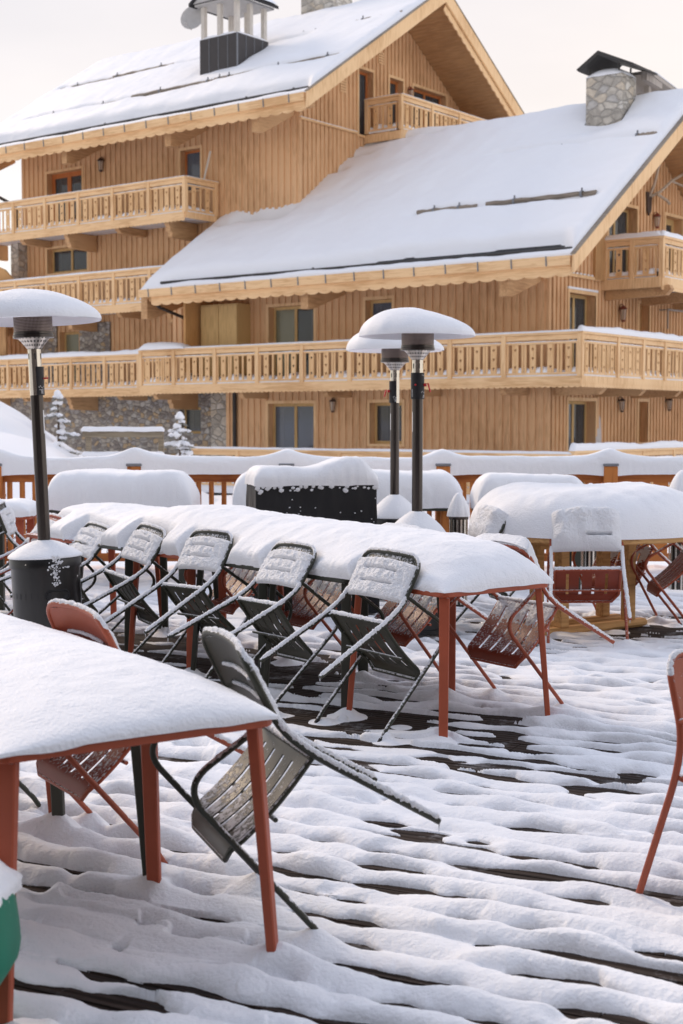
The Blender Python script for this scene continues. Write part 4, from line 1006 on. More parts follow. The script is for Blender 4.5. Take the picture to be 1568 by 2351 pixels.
    mb.box(-12.65, -12.51, 2.85, 2.99, 13.8, 14.95)
    mb.build_each('cap_post', 'white_post', ch)
    mb = MB(); mb.prism([(-14.35, 14.85), (-13.3, 15.5), (-12.25, 14.85), (-12.25, 14.95), (-13.3, 15.62), (-14.35, 14.95)], 1.95, 3.95); mb.build('chimney_cap', 'dark_membrane', ch)
    mb = MB(); mb.prism([(-14.2, 14.92), (-12.4, 14.92), (-13.3, 15.46)], 2.0, 2.06); mb.box(-14.2, -12.4, 2.07, 3.9, 14.84, 14.9); mb.build('ceiling_board', 'dish_grey', ch)
    mb = MB(); mb.prism([(-12.22, 14.98), (-13.3, 15.66), (-14.38, 14.98), (-13.3, 15.8)], 2.0, 3.9); mb.build('snow', 'snow_far', ch)
    loaf('snow', 1.6, 1.45, .12, (.2, .2, .2, .2), 2, ch, res=.06, mat='snow_far', grain=0, offs=lambda x, y, z: (x - 13.3, y + 2.95, z + 13.80))
    mb = MB(); mb.box(-13.5, -12.1, 6.6, 7.7, 14.2, 17.0); mb.build('chimney', 'stone_chimney', root, bevel=.02)
    # satellite dish on the chimney's left
    mb = MB(); Md = Matrix.Translation((-14.45, 2.3, 14.55)) @ Matrix.Rotation(R(-70), 4, 'Z') @ Matrix.Rotation(R(75), 4, 'Y')
    mb.lathe([(.0, 0), (.2, .03), (.4, .10), (.42, .12), (.4, .13), (.2, .06), (0, .03)], 20, Md)
    mb.tube([Md @ Vector((.42, 0, .1)), Md @ Vector((.5, 0, .55))], .02, 6); mb.tube([(-14.4, 2.35, 14.5), (-14.0, 2.4, 14.4)], .03, 6)
    mb.cbox(Md @ Vector((.5, 0, .58)), (.1, .1, .1)); mb.build('satellite_dish', 'dish_grey', root, smooth=True)
    # gable balcony
    bal = MB(); bal.box(WA + .04, -8.05, 4.85, 12.0, 10.42, 10.56); B = bal.build('balcony', 'beam_wood', root)
    Mg = Matrix.Translation((-8.0, 0, 0)) @ Matrix.Rotation(R(90), 4, 'Z')
    rail_run(B, 4.8, 12.0, [4.8, 6.5, 8.1, 9.7, 11.3], 10.64, Mg, .03, 1)
    rail_run(B, WA + .1, -8.06, [WA + .1], 10.64, Matrix.Translation((0, 4.8, 0)), .03, 2)
    mb = MB(); mb.box(4.75, 12.0, -.05, 0, 10.34, 10.66, Mg); mb.box(WA + .04, -7.98, 4.72, 4.76, 10.34, 10.6); mb.build('fascia', 'trim_wood_v', B)
    # long balconies, three floors
    for zf, ar, posts, sn, ret in ((7.95, -12.68, [-12.68, -14.23, -15.86, -17.48, -19.12, -20.75, -22.4, -24], .03, True), (5.27, -12.5, [-12.6, -14.2, -15.84, -17.49, -19.07, -20.7, -22.3, -24], .06, False), (2.60, -13.5, [-13.5, -14.74, -16.31, -17.92, -19.5, -21.15, -22.8], .15, False)):
        bal = MB(); bal.box(-24.2, ar - .02, .03, WB - .11, zf - .13, zf); Bx = bal.build('balcony', 'plaster', root)
        rail_run(Bx, -24.1, ar, posts, zf, Matrix.Identity(4), sn, zf)
        if ret:
            Mr = Matrix.Translation((ar, 0, 0)) @ Matrix.Rotation(R(90), 4, 'Z'); rail_run(Bx, .0, WB - .1, [1.35], zf, Mr, sn, zf + 1)
            mb = MB(); mb.box(.0, WB - .1, -.05, 0, zf - .17, zf + .02, Mr); mb.build('fascia', 'trim_wood_v', Bx)
        mb = MB(); mb.box(-24.2, ar, -.05, 0, zf - .15, zf + .02); scallop(mb, -24.2, ar, zf - .15, zf - .26, -.04, -.01, .16, .035); mb.build('fascia', 'trim_wood', Bx)
        mb = MB()
        for x, h in ((-18.28, .52), (-15.9, .22), (-13.6, .52), (-20.6, .22), (-22.9, .5)):
            corbel(mb, x, WB - .1, .12, zf - .14, h, .18, True); mb.cut()
        mb.build_each('beam', 'beam_wood', Bx)
    # curved wind screens at the far left of two balconies
    mb = MB(); mb.prism([(-24, 5.3), (-24, 6.95), (-23, 7.05), (-22.3, 7.05), (-21.6, 6.8), (-21.0, 6.3), (-21.0, 5.3)], .25, .32); mb.build('partition', 'cladding_panel', root)
    mb = MB(); mb.box(-24, -21.6, .25, .32, 2.62, 4.9); mb.build('partition', 'siding_dark', root)
    # metal pole leaning at the balcony end
    mb = MB(); mb.tube([(-12.75, .9, 9.0), (-12.45, .9, 9.9)], .03, 6); mb.build('pole', 'white_post', root)
    return root
build_main()

# ------------------------------------------------------------------ fence and snowy firs in front of the stone wall
def ranch_fence():
    t = thing('wooden_fence', 'low grey wooden fence with snowy rails before the stone wall', 'fence', (-5.1, 28.5, .0))
    for i, (a, b) in enumerate(((0, 0), (1.35, .3), (0, 2.4))): pass
    for x, y in ((0, 0), (1.45, .1)):
        mb = MB(); mb.box(x - .05, x + .05, y - .05, y + .05, -.6, 1.35); mb.build('post', 'fence_wood', t)
    for z in (.72, 1.22):
        mb = MB(); mb.box(-.1, 1.5, -.09, -.06, z, z + .12); mb.box(-.1, -.06, -.1, 1.6, z, z + .1); mb.build('rail', 'fence_wood', t)
        loaf('snow', 1.65, .14, .09, (.06, .06, .05, .05), 2, t, res=.05, mat='snow_far', grain=0, offs=lambda x, y, zz, z=z: (x + .7, y - .075, zz + z + .122))
ranch_fence()
def fir(x, y, z, h, seed, label):
    t = thing('fir_tree', label, 'tree', (x, y, z), 0, 'small snow-laden firs')
    rnd = random.Random(seed)
    mb = MB(); mb.tube([(0, 0, -.4), (.02, 0, h * .5), (.0, .02, h)], lambda q: .045 * (1 - q) + .01, 7); mb.build('trunk', 'bark', t)
    nb = MB(); sb = MB()
    nl = 13
    ico = bmesh.new(); bmesh.ops.create_icosphere(ico, subdivisions=2, radius=1); ico.verts.ensure_lookup_table()
    iv = [v.co.copy() for v in ico.verts]; fi = [tuple(v.index for v in f.verts) for f in ico.faces]; ico.free()
    for l in range(nl):
        q = l / (nl - 1); zz = h * (.12 + .84 * q); L = (h * .27) * (1 - q) ** .6 * rnd.uniform(.4, 1.5) + .08
        for k in range(rnd.choice((2, 3, 4)) if q < .8 else 2):
            a = rnd.uniform(0, 6.28); Lk = L * rnd.uniform(.6, 1.15)
            d = Vector((math.cos(a), math.sin(a), 0)); tip = Vector((0, 0, zz)) + d * Lk + Vector((0, 0, -.18 * Lk))
            nb.tube([(0, 0, zz), tip], lambda s_: .02 * (1 - s_) + .004, 4)
            # needle sprays
            for j in range(16):
                s_ = rnd.uniform(.25, 1); c = Vector((0, 0, zz)).lerp(tip, s_); pr = Vector((-d.y, d.x, 0)) * rnd.choice((-1, 1))
                e = c + pr * rnd.uniform(.05, .13) + d * rnd.uniform(.02, .1) + Vector((0, 0, rnd.uniform(-.09, .02)))
                w_ = Vector((0, 0, .014)) + d * .012
                nb.add([c - w_, c + w_, e], [(0, 1, 2)])
            if rnd.random() < .97:
                n_ = max(2, int(Lk / .09))
                for j in range(n_):
                    s_ = (j + .8) / (n_ + .3); c = Vector((0, 0, zz + .035)).lerp(tip + Vector((0, 0, .04)), s_)
                    rx = rnd.uniform(.025, .085) * (1.2 - .3 * s_); rz = rx * rnd.uniform(.5, .9)
                    vs = [c + Vector((v.x * rx * (1 + .25 * math.sin(5 * v.y + j + seed)), v.y * rx, v.z * rz * (1 + .3 * math.sin(4 * v.x + l)))) for v in iv]
                    sb.add(vs, fi)
    c = Vector((0, .02, h + .02)); sb.add([c + Vector((v.x * .08, v.y * .08, v.z * .09)) for v in iv], fi)
    nb.build('crown', 'needles', t); sb.build('snow', 'snow_far', t, smooth=True)
fir(-6.02, 30.0, .35, 1.75, 3, 'taller thin snowy fir by the left heater pole')
fir(-3.55, 31.0, .35, 1.30, 8, 'smaller snowy fir before the corner of the stone wall')
def shrub(x, y, h, seed, label):
    t = thing('shrub', label, 'shrub', (x, y, -.75), 0, 'bare snowy shrubs')
    rnd = random.Random(seed); mb = MB(); sb = MB()
    for i in range(34):
        a = rnd.uniform(0, 6.28); r_ = rnd.uniform(.2, .75); p = Vector((0, 0, 0)); q = Vector((math.cos(a) * r_ * .5, math.sin(a) * r_ * .5, h * .5)); e = Vector((math.cos(a) * r_, math.sin(a) * r_, h * rnd.uniform(.6, 1)))
        mb.tube([p, q, e], lambda s_: .014 * (1 - s_) + .004, 4)
        for k in range(3):
            c = q.lerp(e, rnd.random()); f = c + Vector((rnd.uniform(-.2, .2), rnd.uniform(-.2, .2), rnd.uniform(.05, .2))); mb.tube([c, f], .005, 3)
            mb.add([f, f + Vector((rnd.uniform(-.06, .06), .02, rnd.uniform(-.06, .06))), f + Vector((.03, 0, .07))], [(0, 1, 2)])
    mb.build('branches', 'twig', t)
for i, (x, y, h) in enumerate(((-4.9, 17.5, 1.5), (-4.1, 18.2, 1.3), (-3.4, 17.2, 1.2), (-.8, 18, 1.1), (-5.8, 19, 1.6))):
    shrub(x, y, h, i, ['bare shrub seen between railing balusters at far left', 'bare shrub right of the left heater pole beyond the railing', 'bare shrub beyond the railing behind the left snowy table', 'bare shrub beyond the railing left of the covered grill', 'bare tall shrub at the left edge beyond the railing'][i])

# ================================================================== DECK RAILING
def deck_railing():
    Y0 = 14.25; ztop = 1.035
    t = thing('deck_railing', 'stained brown wooden deck railing under a thick roll of snow', 'railing', (0, Y0, 0))
    posts = [-4.9, -3.48, -2.08, -.55, 1.02, 2.70, 4.3]
    for p in posts:
        mb = MB(); mb.box(p - .07, p + .07, -.115, .065, -.3, ztop + .05); po = mb.build('post', 'rail_stain', t, bevel=.006)
        mb = MB(); mb.box(p - .078, p + .078, -.125, .075, ztop + .052, ztop + .078); mb.build('cap', 'zinc', po, bevel=.005)
    ps = posts
    for i, (a, b) in enumerate(zip(ps, ps[1:])):
        mb = MB(); mb.box(a + .072, b - .072, -.07, .06, ztop - .04, ztop); mb.box(a + .072, b - .072, -.03, .02, ztop - .112, ztop - .041)
        mb.box(a + .067, b - .067, -.025, .025, .12, .2); mb.build('rail', 'rail_stain_h', t)
        if p_left(a):
            n = round((b - a) / .132)
            for k in range(1, n):
                x = a + (b - a) * k / n; mb = MB(); mb.box(x - .024, x + .024, -.021, .018, .2, ztop - .113); mb.build('baluster', 'rail_stain', t)
        else:
            mb = MB(); n = round((b - a) / .198); w = (b - a - .13) / n
            for k in range(n):
                x0 = a + .065 + k * w + .018; x1 = x0 + w - .036; xc = (x0 + x1) / 2; zc = ztop - .215
                # board with a round hole, bridged at its top
                m = 10; rr = .045
                ring = [(xc + rr * math.cos(q), zc + rr * math.sin(q)) for q in [math.pi / 2 + math.pi * j / m for j in range(m + 1)]]
                mb.prism([(x0, zc - .1), (xc, zc - .1)] + list(reversed([(px, pz) for px, pz in ring])) + [(xc, zc + .1), (x0, zc + .1)], -.02, .0)
                ring = [(xc + rr * math.cos(q), zc + rr * math.sin(q)) for q in [math.pi / 2 - math.pi * j / m for j in range(m + 1)]]
                mb.prism([(x1, zc + .1), (xc, zc + .1)] + ring + [(xc, zc - .1), (x1, zc - .1)], -.02, .0)
                mb.prism([(x0, zc + .1), (x1, zc + .1), (x1, ztop - .113), (x0, ztop - .113)], -.02, 0)
                mb.prism([(x0, .2), (x1, .2), (x1, zc - .1), (x0, zc - .1)], -.02, 0)
            mb.build('baluster_panel', 'rail_stain', t)
    # snow roll
    n = 700; xs = np.linspace(-4.95, 4.6, n); m = 30
    th = np.linspace(-.08, np.pi + .08, m)
    Xg, Tg = np.meshgrid(xs, th, indexing='ij')
    pk = sum(np.exp(-np.abs((Xg - p) / .17) ** 1.6) for p in posts)
    hh = .145 + .03 * perlin(Xg * .8, Xg * 0, 2.) + .085 * pk + .012 * perlin(Xg * 4, Tg, 1.)
    hw_ = .095 + .010 * perlin(Xg * 2, Tg, 5.) + .012 * pk
    c_, s_ = np.cos(Tg), np.sin(Tg)
    Yg = -hw_ * np.sign(c_) * np.abs(c_) ** .55; Zg = ztop + hh * np.sign(s_) * np.abs(s_) ** .6
    Zg = Zg + .002 * perlin(Xg * 60, Yg * 60, Zg * 60); Yg = Yg + .004 * perlin(Xg * 30, Zg * 30, 1.)
    grid_obj('snow', np.stack([Xg, Yg, Zg], -1), 'snow', t)
def p_left(a): return a < .9
deck_railing()

# ================================================================== FURNITURE
D_ = dict(rfy=-.31, bty=-.098, btz=.809, jy=-.069, jz=.609, sby=-.106, sbz=.427, sfy=.287, sfz=.352, aby=.238, abz=.563, ffy=.197, hw=.263, hs=.236)
TH0 = R(36)
def chair_proto(color, slots=4, seed=0):
    """metal armchair; origin on the floor midway between its front feet, facing +y"""
    d = D_; fy = d['ffy']; seatm = color + '_seat'; pm = color + '_paint'
    root = thing('metal_armchair', 'x', 'chair')
    Y = lambda y: y - fy
    W = .245
    # frame: rear legs and back hoop in one bent tube
    pts = []
    for s in (-1, 1):
        side = [(s * d['hw'] * 1.0, Y(d['rfy']), 0.0), (s * W, Y(d['sby']), d['sbz']), (s * W, Y(d['jy'] + .004), d['jz'] - .05), (s * W * .98, Y(d['bty']), d['btz'] + .01)]
        pts.append(side)
    path = pts[0] + list(reversed(pts[1]))
    path = fillet(path, [0, .16, .10, .085, .085, .10, .16, 0], 8)
    # bow the top of the hoop backwards
    def bow(p):
        k = max(0, (p.z - .55) / .27); return Vector((p.x, p.y - .028 * min(1, k) * (1 - (p.x / W) ** 2) if k > 0 else p.y, p.z))
    path = [bow(p) for p in resample(path, .03)]
    mb = MB(); mb.tube(path, .0122, 12)
    # seat bars
    for (yy, zz, w_) in ((d['sby'] + .01, d['sbz'] - .002, W),): mb.tube([(-w_, Y(yy), zz), (w_, Y(yy), zz)], .010, 10)
    mb.tube([(-.235, Y(.10), .338), (.235, Y(.10), .338)], .008, 8)
    mb.build('frame', pm, root, smooth=True)
    for s in (-1, 1):
        leg = fillet([(s * (d['hw'] * 1.04 + .001), Y(d['ffy'] + .0) - .0, -.085), (s * d['hw'] * 1.04, Y(d['ffy']), 0), (s * .262, Y(d['aby'] + .035), d['abz'] + .055), (s * W, Y(d['jy']), d['jz'])], [0, 0, .11, 0], 10)
        mb = MB(); mb.tube(resample(leg, .04), .0105, 12)
        lg = mb.build('front_leg', pm, root, smooth=True)
        mb = MB(); mb.tube([(s * d['hw'] * 1.04, Y(d['ffy']), -.088), (s * d['hw'] * 1.04, Y(d['ffy']) + .0005, -.065)], .0125, 10); mb.build('foot_cap', 'black_plastic', lg)
    # seat: pressed sheet with long slots
    nx = [-.228, -.145, -.125, -.055, -.035, .035, .055, .125, .145, .228] if slots == 4 else [-.228, -.15, -.135, -.08, -.065, -.01, .005, .06, .075, .13, .145, .228]
    ny = 17
    def seat_pt(x, v, off=0):
        y = d['sby'] + (d['sfy'] - d['sby']) * v
        z = d['sbz'] + (d['sfz'] - d['sbz']) * v - .016 * math.sin(math.pi * v) - .012 * (1 - (x / .228) ** 2) * math.sin(math.pi * min(1, v * 1.1))
        z -= .030 * max(0, (v - .88) / .12) ** 2
        k = 1 - .22 * max(0, (v - .80) / .20) ** 2.4
        return Vector((x * k, Y(y), z + off))
    bmv = {}; mb = MB(); th = .005
    vs_y = [j / (ny - 1) for j in range(ny)]
    xl = nx
    idx = {}
    for i, x in enumerate(xl):
        for j, v in enumerate(vs_y):
            for o_ in (0, 1): idx[(i, j, o_)] = len(mb.v); mb.v.append(tuple(seat_pt(x, v, th if o_ else 0)))
    cells = set()
    for i in range(len(xl) - 1):
        for j in range(ny - 1):
            slot = (i % 2 == 1) and 2 <= j < ny - 3
            if not slot: cells.add((i, j))
    for (i, j) in cells:
        a, b, c, e = (i, j), (i + 1, j), (i + 1, j + 1), (i, j + 1)
        mb.f.append((idx[(*a, 1)], idx[(*b, 1)], idx[(*c, 1)], idx[(*e, 1)])); mb.f.append((idx[(*e, 0)], idx[(*c, 0)], idx[(*b, 0)], idx[(*a, 0)]))
        for (p, q, nb) in ((a, b, (i, j - 1)), (b, c, (i + 1, j)), (c, e, (i, j + 1)), (e, a, (i - 1, j))):
            if nb not in cells: mb.f.append((idx[(*p, 0)], idx[(*q, 0)], idx[(*q, 1)], idx[(*p, 1)]))
    st = mb.build('seat', seatm, root, smooth=True)
    # rolled rim round the seat's sides and front
    rim = [seat_pt(-.228, v) for v in vs_y] + [seat_pt(x * 1.0, 1) for x in (-.19, -.1, 0, .1, .19)] + [seat_pt(.228, v) for v in reversed(vs_y)]
    rim = [p + Vector((0, 0, -.006)) for p in rim]
    mb = MB(); mb.tube(rim, .0095, 8); mb.build('rim', pm, st, smooth=True)
    # backrest plate with two cut slots, bowed
    def back_pt(u, v, off=0):   # u -1..1, v 0 bottom .. 1 top
        z = .575 + (.803 - .575) * v; t_ = (z - d['jz']) / (d['btz'] - d['jz'])
        y = d['jy'] + (d['bty'] - d['jy']) * t_
        k = 1 - .10 * max(0, (v - .82) / .18) ** 2
        x = u * .236 * k
        return Vector((x, Y(y) - .026 * (1 - u * u) + off, z + .010 * (1 - u * u) * (1 if v > .5 else -.3)))
    us = [-1, -.9, -.78, -.66, -.5, -.3, -.1, .1, .3, .5, .66, .78, .9, 1]
    vs_ = [0, .10, .22, .29, .33, .45, .56, .60, .72, .85, 1]
    mb = MB(); idx = {}
    for i, u in enumerate(us):
        for j, v in enumerate(vs_):
            for o_ in (0, 1): idx[(i, j, o_)] = len(mb.v); mb.v.append(tuple(back_pt(u, v, .004 if o_ else 0)))
    cells = set((i, j) for i in range(len(us) - 1) for j in range(len(vs_) - 1) if not ((j == 3 or j == 6) and 3 <= i <= 9))
    for (i, j) in cells:
        a, b, c, e = (i, j), (i + 1, j), (i + 1, j + 1), (i, j + 1)
        mb.f.append((idx[(*a, 1)], idx[(*b, 1)], idx[(*c, 1)], idx[(*e, 1)])); mb.f.append((idx[(*e, 0)], idx[(*c, 0)], idx[(*b, 0)], idx[(*a, 0)]))
        for (p, q, nb) in ((a, b, (i, j - 1)), (b, c, (i + 1, j)), (c, e, (i, j + 1)), (e, a, (i - 1, j))):
            if nb not in cells: mb.f.append((idx[(*p, 0)], idx[(*q, 0)], idx[(*q, 1)], idx[(*p, 1)]))
    mb.build('backrest', pm, root, smooth=True)
    root['_bp'] = 0
    del root['_bp']
    return root, back_pt, seat_pt, path, pts
def strand(mb, path, up, r, seed, off=.6, lo=.0, hi=1.0, amp=.35):
    """snow lying along the top of a tube"""
    pts = resample([Vector(p) for p in path], .006); n = len(pts)
    out = []
    for i, p in enumerate(pts):
        q = i / (n - 1)
        if lo <= q <= hi: out.append((p, q))
    if len(out) < 3: return
    P = []; Rr = []
    s = seed * 5.1
    for (p, q) in out:
        nn = float(perlin(p.x * 30 + s, p.y * 30 + p.z * 30, s)); n2 = float(perlin(p.x * 90 + s, p.y * 90 + p.z * 90, s))
        e = min(1, min(q - lo, hi - q) / .03 + .25)
        n3 = float(perlin(p.x * 210 + s, p.y * 210, p.z * 210)); P.append(p + up * (off * .012 + .0022 * nn)); Rr.append(r * .93 * (1 + amp * .55 * nn + .22 * n2 + .25 * n3) * e)
    k = [0]
    def rf(t): return Rr[min(len(Rr) - 1, int(round(t * (len(Rr) - 1))))]
    mb.tube(P, rf, 10)
def chair_snow(root, back_pt, seat_pt, path, pts, seed=0, thick=.026, tilt=TH0, slots=True, full=False, seat_amt=0.0, half_slot=False):
    ew = .40 if full else .10
    """snow for a chair tipped forward by tilt: on the back of the backrest, on the rear legs and bars"""
    up = Vector((0, -math.sin(tilt), math.cos(tilt)))
    # back of backrest: height field over (u,v)
    nu, nv = 110, 66
    u = np.linspace(-1.03, 1.03, nu); v = np.linspace(-.03, 1.12 if full else .86, nv)
    U, V = np.meshgrid(u, v, indexing='ij')
    z = .575 + (.803 - .575) * V; t_ = (z - D_['jz']) / (D_['btz'] - D_['jz']); y = D_['jy'] + (D_['bty'] - D_['jy']) * t_
    X = U * .236; Yb = y - D_['ffy'] - .026 * (1 - U * U); Z = z + .010 * (1 - U * U) * np.where(V > .5, 1, -.3)
    eu = 1 - np.abs(U) / 1.03; ev0 = (V + .03); ev1 = (v[-1] - V)
    ed_ = lambda q: (1 - (1 - np.clip(q / ew, 0, 1)) ** 2.2) ** .5
    E = ed_(eu) * ed_(ev0) * ed_(ev1 + (.12 if full else 0))
    s = seed * 3.3
    T = thick * E * (1 + .25 * perlin(U * 2 + s, V * 2, s)) + .006 * E * perlin(U * 7, V * 7 + s, 2.) + .0035 * E * perlin(X * 75, Z * 75, s) + .0022 * E * perlin(X * 160, Z * 160, s)
    mk = None
    if slots:
        for (vc, a) in ((.315 + .0, 1), (.585, 1)):
            if half_slot and vc > .4: continue
            wob = .012 * perlin(U * 2.5 + s, U * 0, vc)
            um = sstep(.62, .50, np.abs(U - (.35 if half_slot else 0)) * (1.6 if half_slot else 1))
            g_ = np.exp(-((V - vc - wob) / .028) ** 2) * um
            T = T - g_ * (thick * 1.25)
    T = np.maximum(T, -.012)
    Yn = Yb - T * .97; Zn = Z + T * .12
    Yn[0] = Yb[0] + .004; Yn[-1] = Yb[-1] + .004; Yn[:, 0] = Yb[:, 0] + .004; Yn[:, -1] = Yb[:, -1] + .004
    P = np.stack([X, Yn, Zn], -1)
    keep = (T[:-1, :-1] > -.002) | (T[1:, 1:] > -.002)
    o = grid_obj('snow', P, 'snow_grainy', root, keep)
    mb = MB()
    # rear legs
    for k, side in enumerate(pts):
        sp = fillet(side[:3] + [side[3]], [0, .16, .10, 0], 8)
        strand(mb, sp[:-1], up, .0135, seed + k + 1, .62, .0, .98, .22)
    # rear seat bar and hoop top
    yb = D_['sby'] + .01 - D_['ffy']
    strand(mb, [(-.235, yb, D_['sbz']), (0, yb, D_['sbz'] - .0), (.235, yb, D_['sbz'])], up, .013, seed + 5, .7)
    hoop = [p for p in path if p.z > .74]
    strand(mb, hoop, up, .0095, seed + 7, .9, .02, .98, .4)
    # arms, thinner and broken
    for s in (-1, 1):
        arm = fillet([(s * .262, D_['aby'] + .035 - D_['ffy'], D_['abz'] + .05), (s * .245, D_['jy'] - D_['ffy'], D_['jz'])], 0)
        strand(mb, arm, up, .008, seed + 9 + s, .6, .35, .98, .5)
    mb.build('snow', 'snow_grainy', root, smooth=True)
    # lip in the slots of the front
    mb = MB()
    for vc in (.29, .56):
        row = [back_pt(uu, vc, .006) for uu in np.linspace(-.62, .62, 14)]; strand(mb, row, Vector((0, .5, .8)), .007, seed + 21, .4)
    mb.build('snow', 'snow_grainy', root, smooth=True)
    if seat_amt > 0:
        nu, nv = 70, 70
        Pg = np.zeros((nu, nv, 3)); Tg = np.zeros((nu, nv))
        for i, uu in enumerate(np.linspace(-.232, .232, nu)):
            for j, vv in enumerate(np.linspace(.0, .97, nv)):
                p = seat_pt(uu, vv, .004); Pg[i, j] = p
        Xs = Pg[..., 0]; Vv = np.linspace(0, .97, nv)[None, :] + 0 * Xs; Uu = Xs / .232
        amt = seat_amt * sstep(.55, .05, Vv) * np.clip((1 - np.abs(Uu)) / .1, 0, 1) ** .5 * np.clip(Vv / .05, 0, 1) ** .5
        Tt = .034 * amt + .012 * perlin(Xs * 14, Vv * 5, seed) * amt + .006 * perlin(Xs * 60, Vv * 26, seed + 1.) - .005
        sl = np.minimum.reduce([np.abs(Xs - c) for c in (-.135, -.045, .045, .135)]); inslot = (sl < .010) & (Vv > .12) & (Vv < .74)
        Tt = np.where(inslot, Tt - .020 + .01 * (Vv < .35), Tt); Pg[..., 2] += Tt
        kp = (Tt[:-1, :-1] > -.0015) | (Tt[1:, 1:] > -.0015)
        Pg[..., 2] = np.where(Tt > -.003, Pg[..., 2], Pg[..., 2] - .0)
        grid_obj('snow', Pg, 'snow_grainy', root, kp)
def icicles(root, tips, tilt=TH0):
    mb = MB(); dn = Vector((0, math.sin(tilt), -math.cos(tilt)))
    for (p, L) in tips:
        p = Vector(p); mb.tube([p + dn * .006, p + dn * (L * .4), p + dn * L], lambda q: .0035 * (1 - q) + .0007, 6)
    mb.build('icicle', 'ice', root, smooth=True)
KS = .955     # chair size and place, relative to the sighted pose
def place_chair(o, x, y, yaw, tip, roll=0.0, z=None, k=None):
    k = KS if k is None else k
    M = Matrix.Translation((x * k, y * k, 1.53 * (1 - k) if z is None else z)) @ Matrix.Scale(k, 4) @ Matrix.Rotation(yaw - math.pi / 2, 4, 'Z') @ Matrix.Rotation(roll, 4, 'Y') @ Matrix.Rotation(-tip, 4, 'X')
    o.matrix_world = M
    o.rotation_mode = 'XYZ'
GC = 'green metal chairs tipped against tables'; OC = 'orange metal chairs tipped against tables'
protos = {}
def make(color, key, **k):
    r_, bp, sp, path, pts = chair_proto(color)
    chair_snow(r_, bp, sp, path, pts, **k)
    rf = [(-D_['hw'], D_['rfy'] - D_['ffy'], .0), (D_['hw'], D_['rfy'] - D_['ffy'], .0)]
    icicles(r_, [(rf[0], .035), (rf[1], .03)])
    protos[key] = [r_, False]
make('green', 'ga', seed=1); make('green', 'gb', seed=2); make('orange', 'oa', seed=3, seat_amt=.35); make('green', 'gs', seed=4, seat_amt=0)
make('orange', 'os', seed=5, seat_amt=.4, full=True, thick=.085, slots=False); make('orange', 'of', seed=6, thick=.115, full=True, half_slot=True); make('green', 'gf', seed=8, thick=.085, full=True, slots=False); make('orange', 'ob', seed=7)
def chair(key, x, y, yaw, tip, roll, label, group=None, z=None, k=None):
    pr = protos[key]
    if not pr[1]: o = pr[0]; pr[1] = True
    else: o = copy_tree(pr[0])
    o['label'] = label; o['category'] = 'chair'; o['group'] = group or (GC if key[0] == 'g' else OC)
    place_chair(o, x, y, yaw, tip, roll, z, k)
    return o
# left side of the long row
chair('ga', .068, 7.223, .633, .631, .013, 'green chair tipped against the long row, nearest its orange end table')
chair('gb', -.503, 7.849, .572, .706, -.025, 'green chair, second from the near end of the long row')
chair('ga', -.975, 8.582, .667, .635, -.031, 'green chair, third from the near end, middle of its side of the row')
chair('gb', -1.525, 9.252, .529, .695, .044, 'green chair, fourth from the near end of the long row')
chair('ga', -2.072, 9.863, .545, .81, .036, 'green chair nearly buried in snow, just right of the left heater')
chair('ob', -2.48, 10.55, .545, .76, .0, 'orange chair at the far end of the row, behind the left heater pole')
# right side of the long row
chair('os', 1.041, 7.859, 3.77, .615, -.003, 'orange chair under the right side of the end table, seat in full view')
chair('os', .47, 8.543, 3.755, .569, -.022, 'orange chair behind the orange end table leg, snow on its seat')
chair('os', -.08, 9.25, 3.76, .60, 0, 'orange chair seen under the row between the two nearest green chairs')
chair('os', -.65, 10.0, 3.76, .62, .0, 'orange chair seen under the row beyond the third green chair')
# near tables
chair('gs', -.18, 4.446, 3.506, .598, -.008, 'big green chair in the foreground, tipped against the near orange table')
chair('oa', -.821, 5.193, 3.771, .589, -.042, 'orange chair with its pink-red back showing above the near snowy table')
chair('gs', -1.42, 5.9, 3.77, .60, 0, 'green chair at the left edge behind the near table, one tube showing')
# round table
chair('of', 1.723, 9.80, 1.436, .437, -.023, 'orange chair with snow-buried back, seen from behind at the round table', z=.043, k=.972001)
chair('ob', 2.622, 10.74, 3.12, .55, -.004, 'orange chair at the right edge tipped against the round table')
chair('oa', 2.30, 11.35, 4.0, .62, 0, 'orange chair beyond the round table, seen behind its two wooden legs')
chair('gf', .93, 10.45, .25, .62, 0, 'green chair tipped against the left side of the round table')
# upright chair at the right edge
r_, bp, sp, path, pts = chair_proto('orange'); mb = MB()
strand(mb, [p for p in path if p.z > .70], Vector((0, 0, 1)), .012, 3, .6, 0, 1, .5)
for vc in (.29, .56): strand(mb, [bp(uu, vc, .004) for uu in np.linspace(-.6, .6, 14)], Vector((0, 0, 1)), .010, 3, .3)
mb.build('snow', 'snow_grainy', r_, smooth=True)
nu_, nv_ = 80, 40; Pg = np.zeros((nu_, nv_, 3))
for i, uu in enumerate(np.linspace(-1, 1, nu_)):
    for j, vv in enumerate(np.linspace(.62, 1.02, nv_)):
        p = bp(uu, vv, 0); k = min(1, (vv - .62) / .15); Pg[i, j] = (p.x, p.y - (.012 * k + .006 * float(perlin(uu * 9, vv * 20, 1.)) - .004), p.z)
grid_obj('snow', Pg, 'snow_grainy', r_)
tag(r_, 'orange chair standing upright, cut off by the right edge', 'chair', OC)
r_['group'] = 'upright chairs'
place_chair(r_, 1.509, 4.42, -.90, -.14, .0, .06, .955)

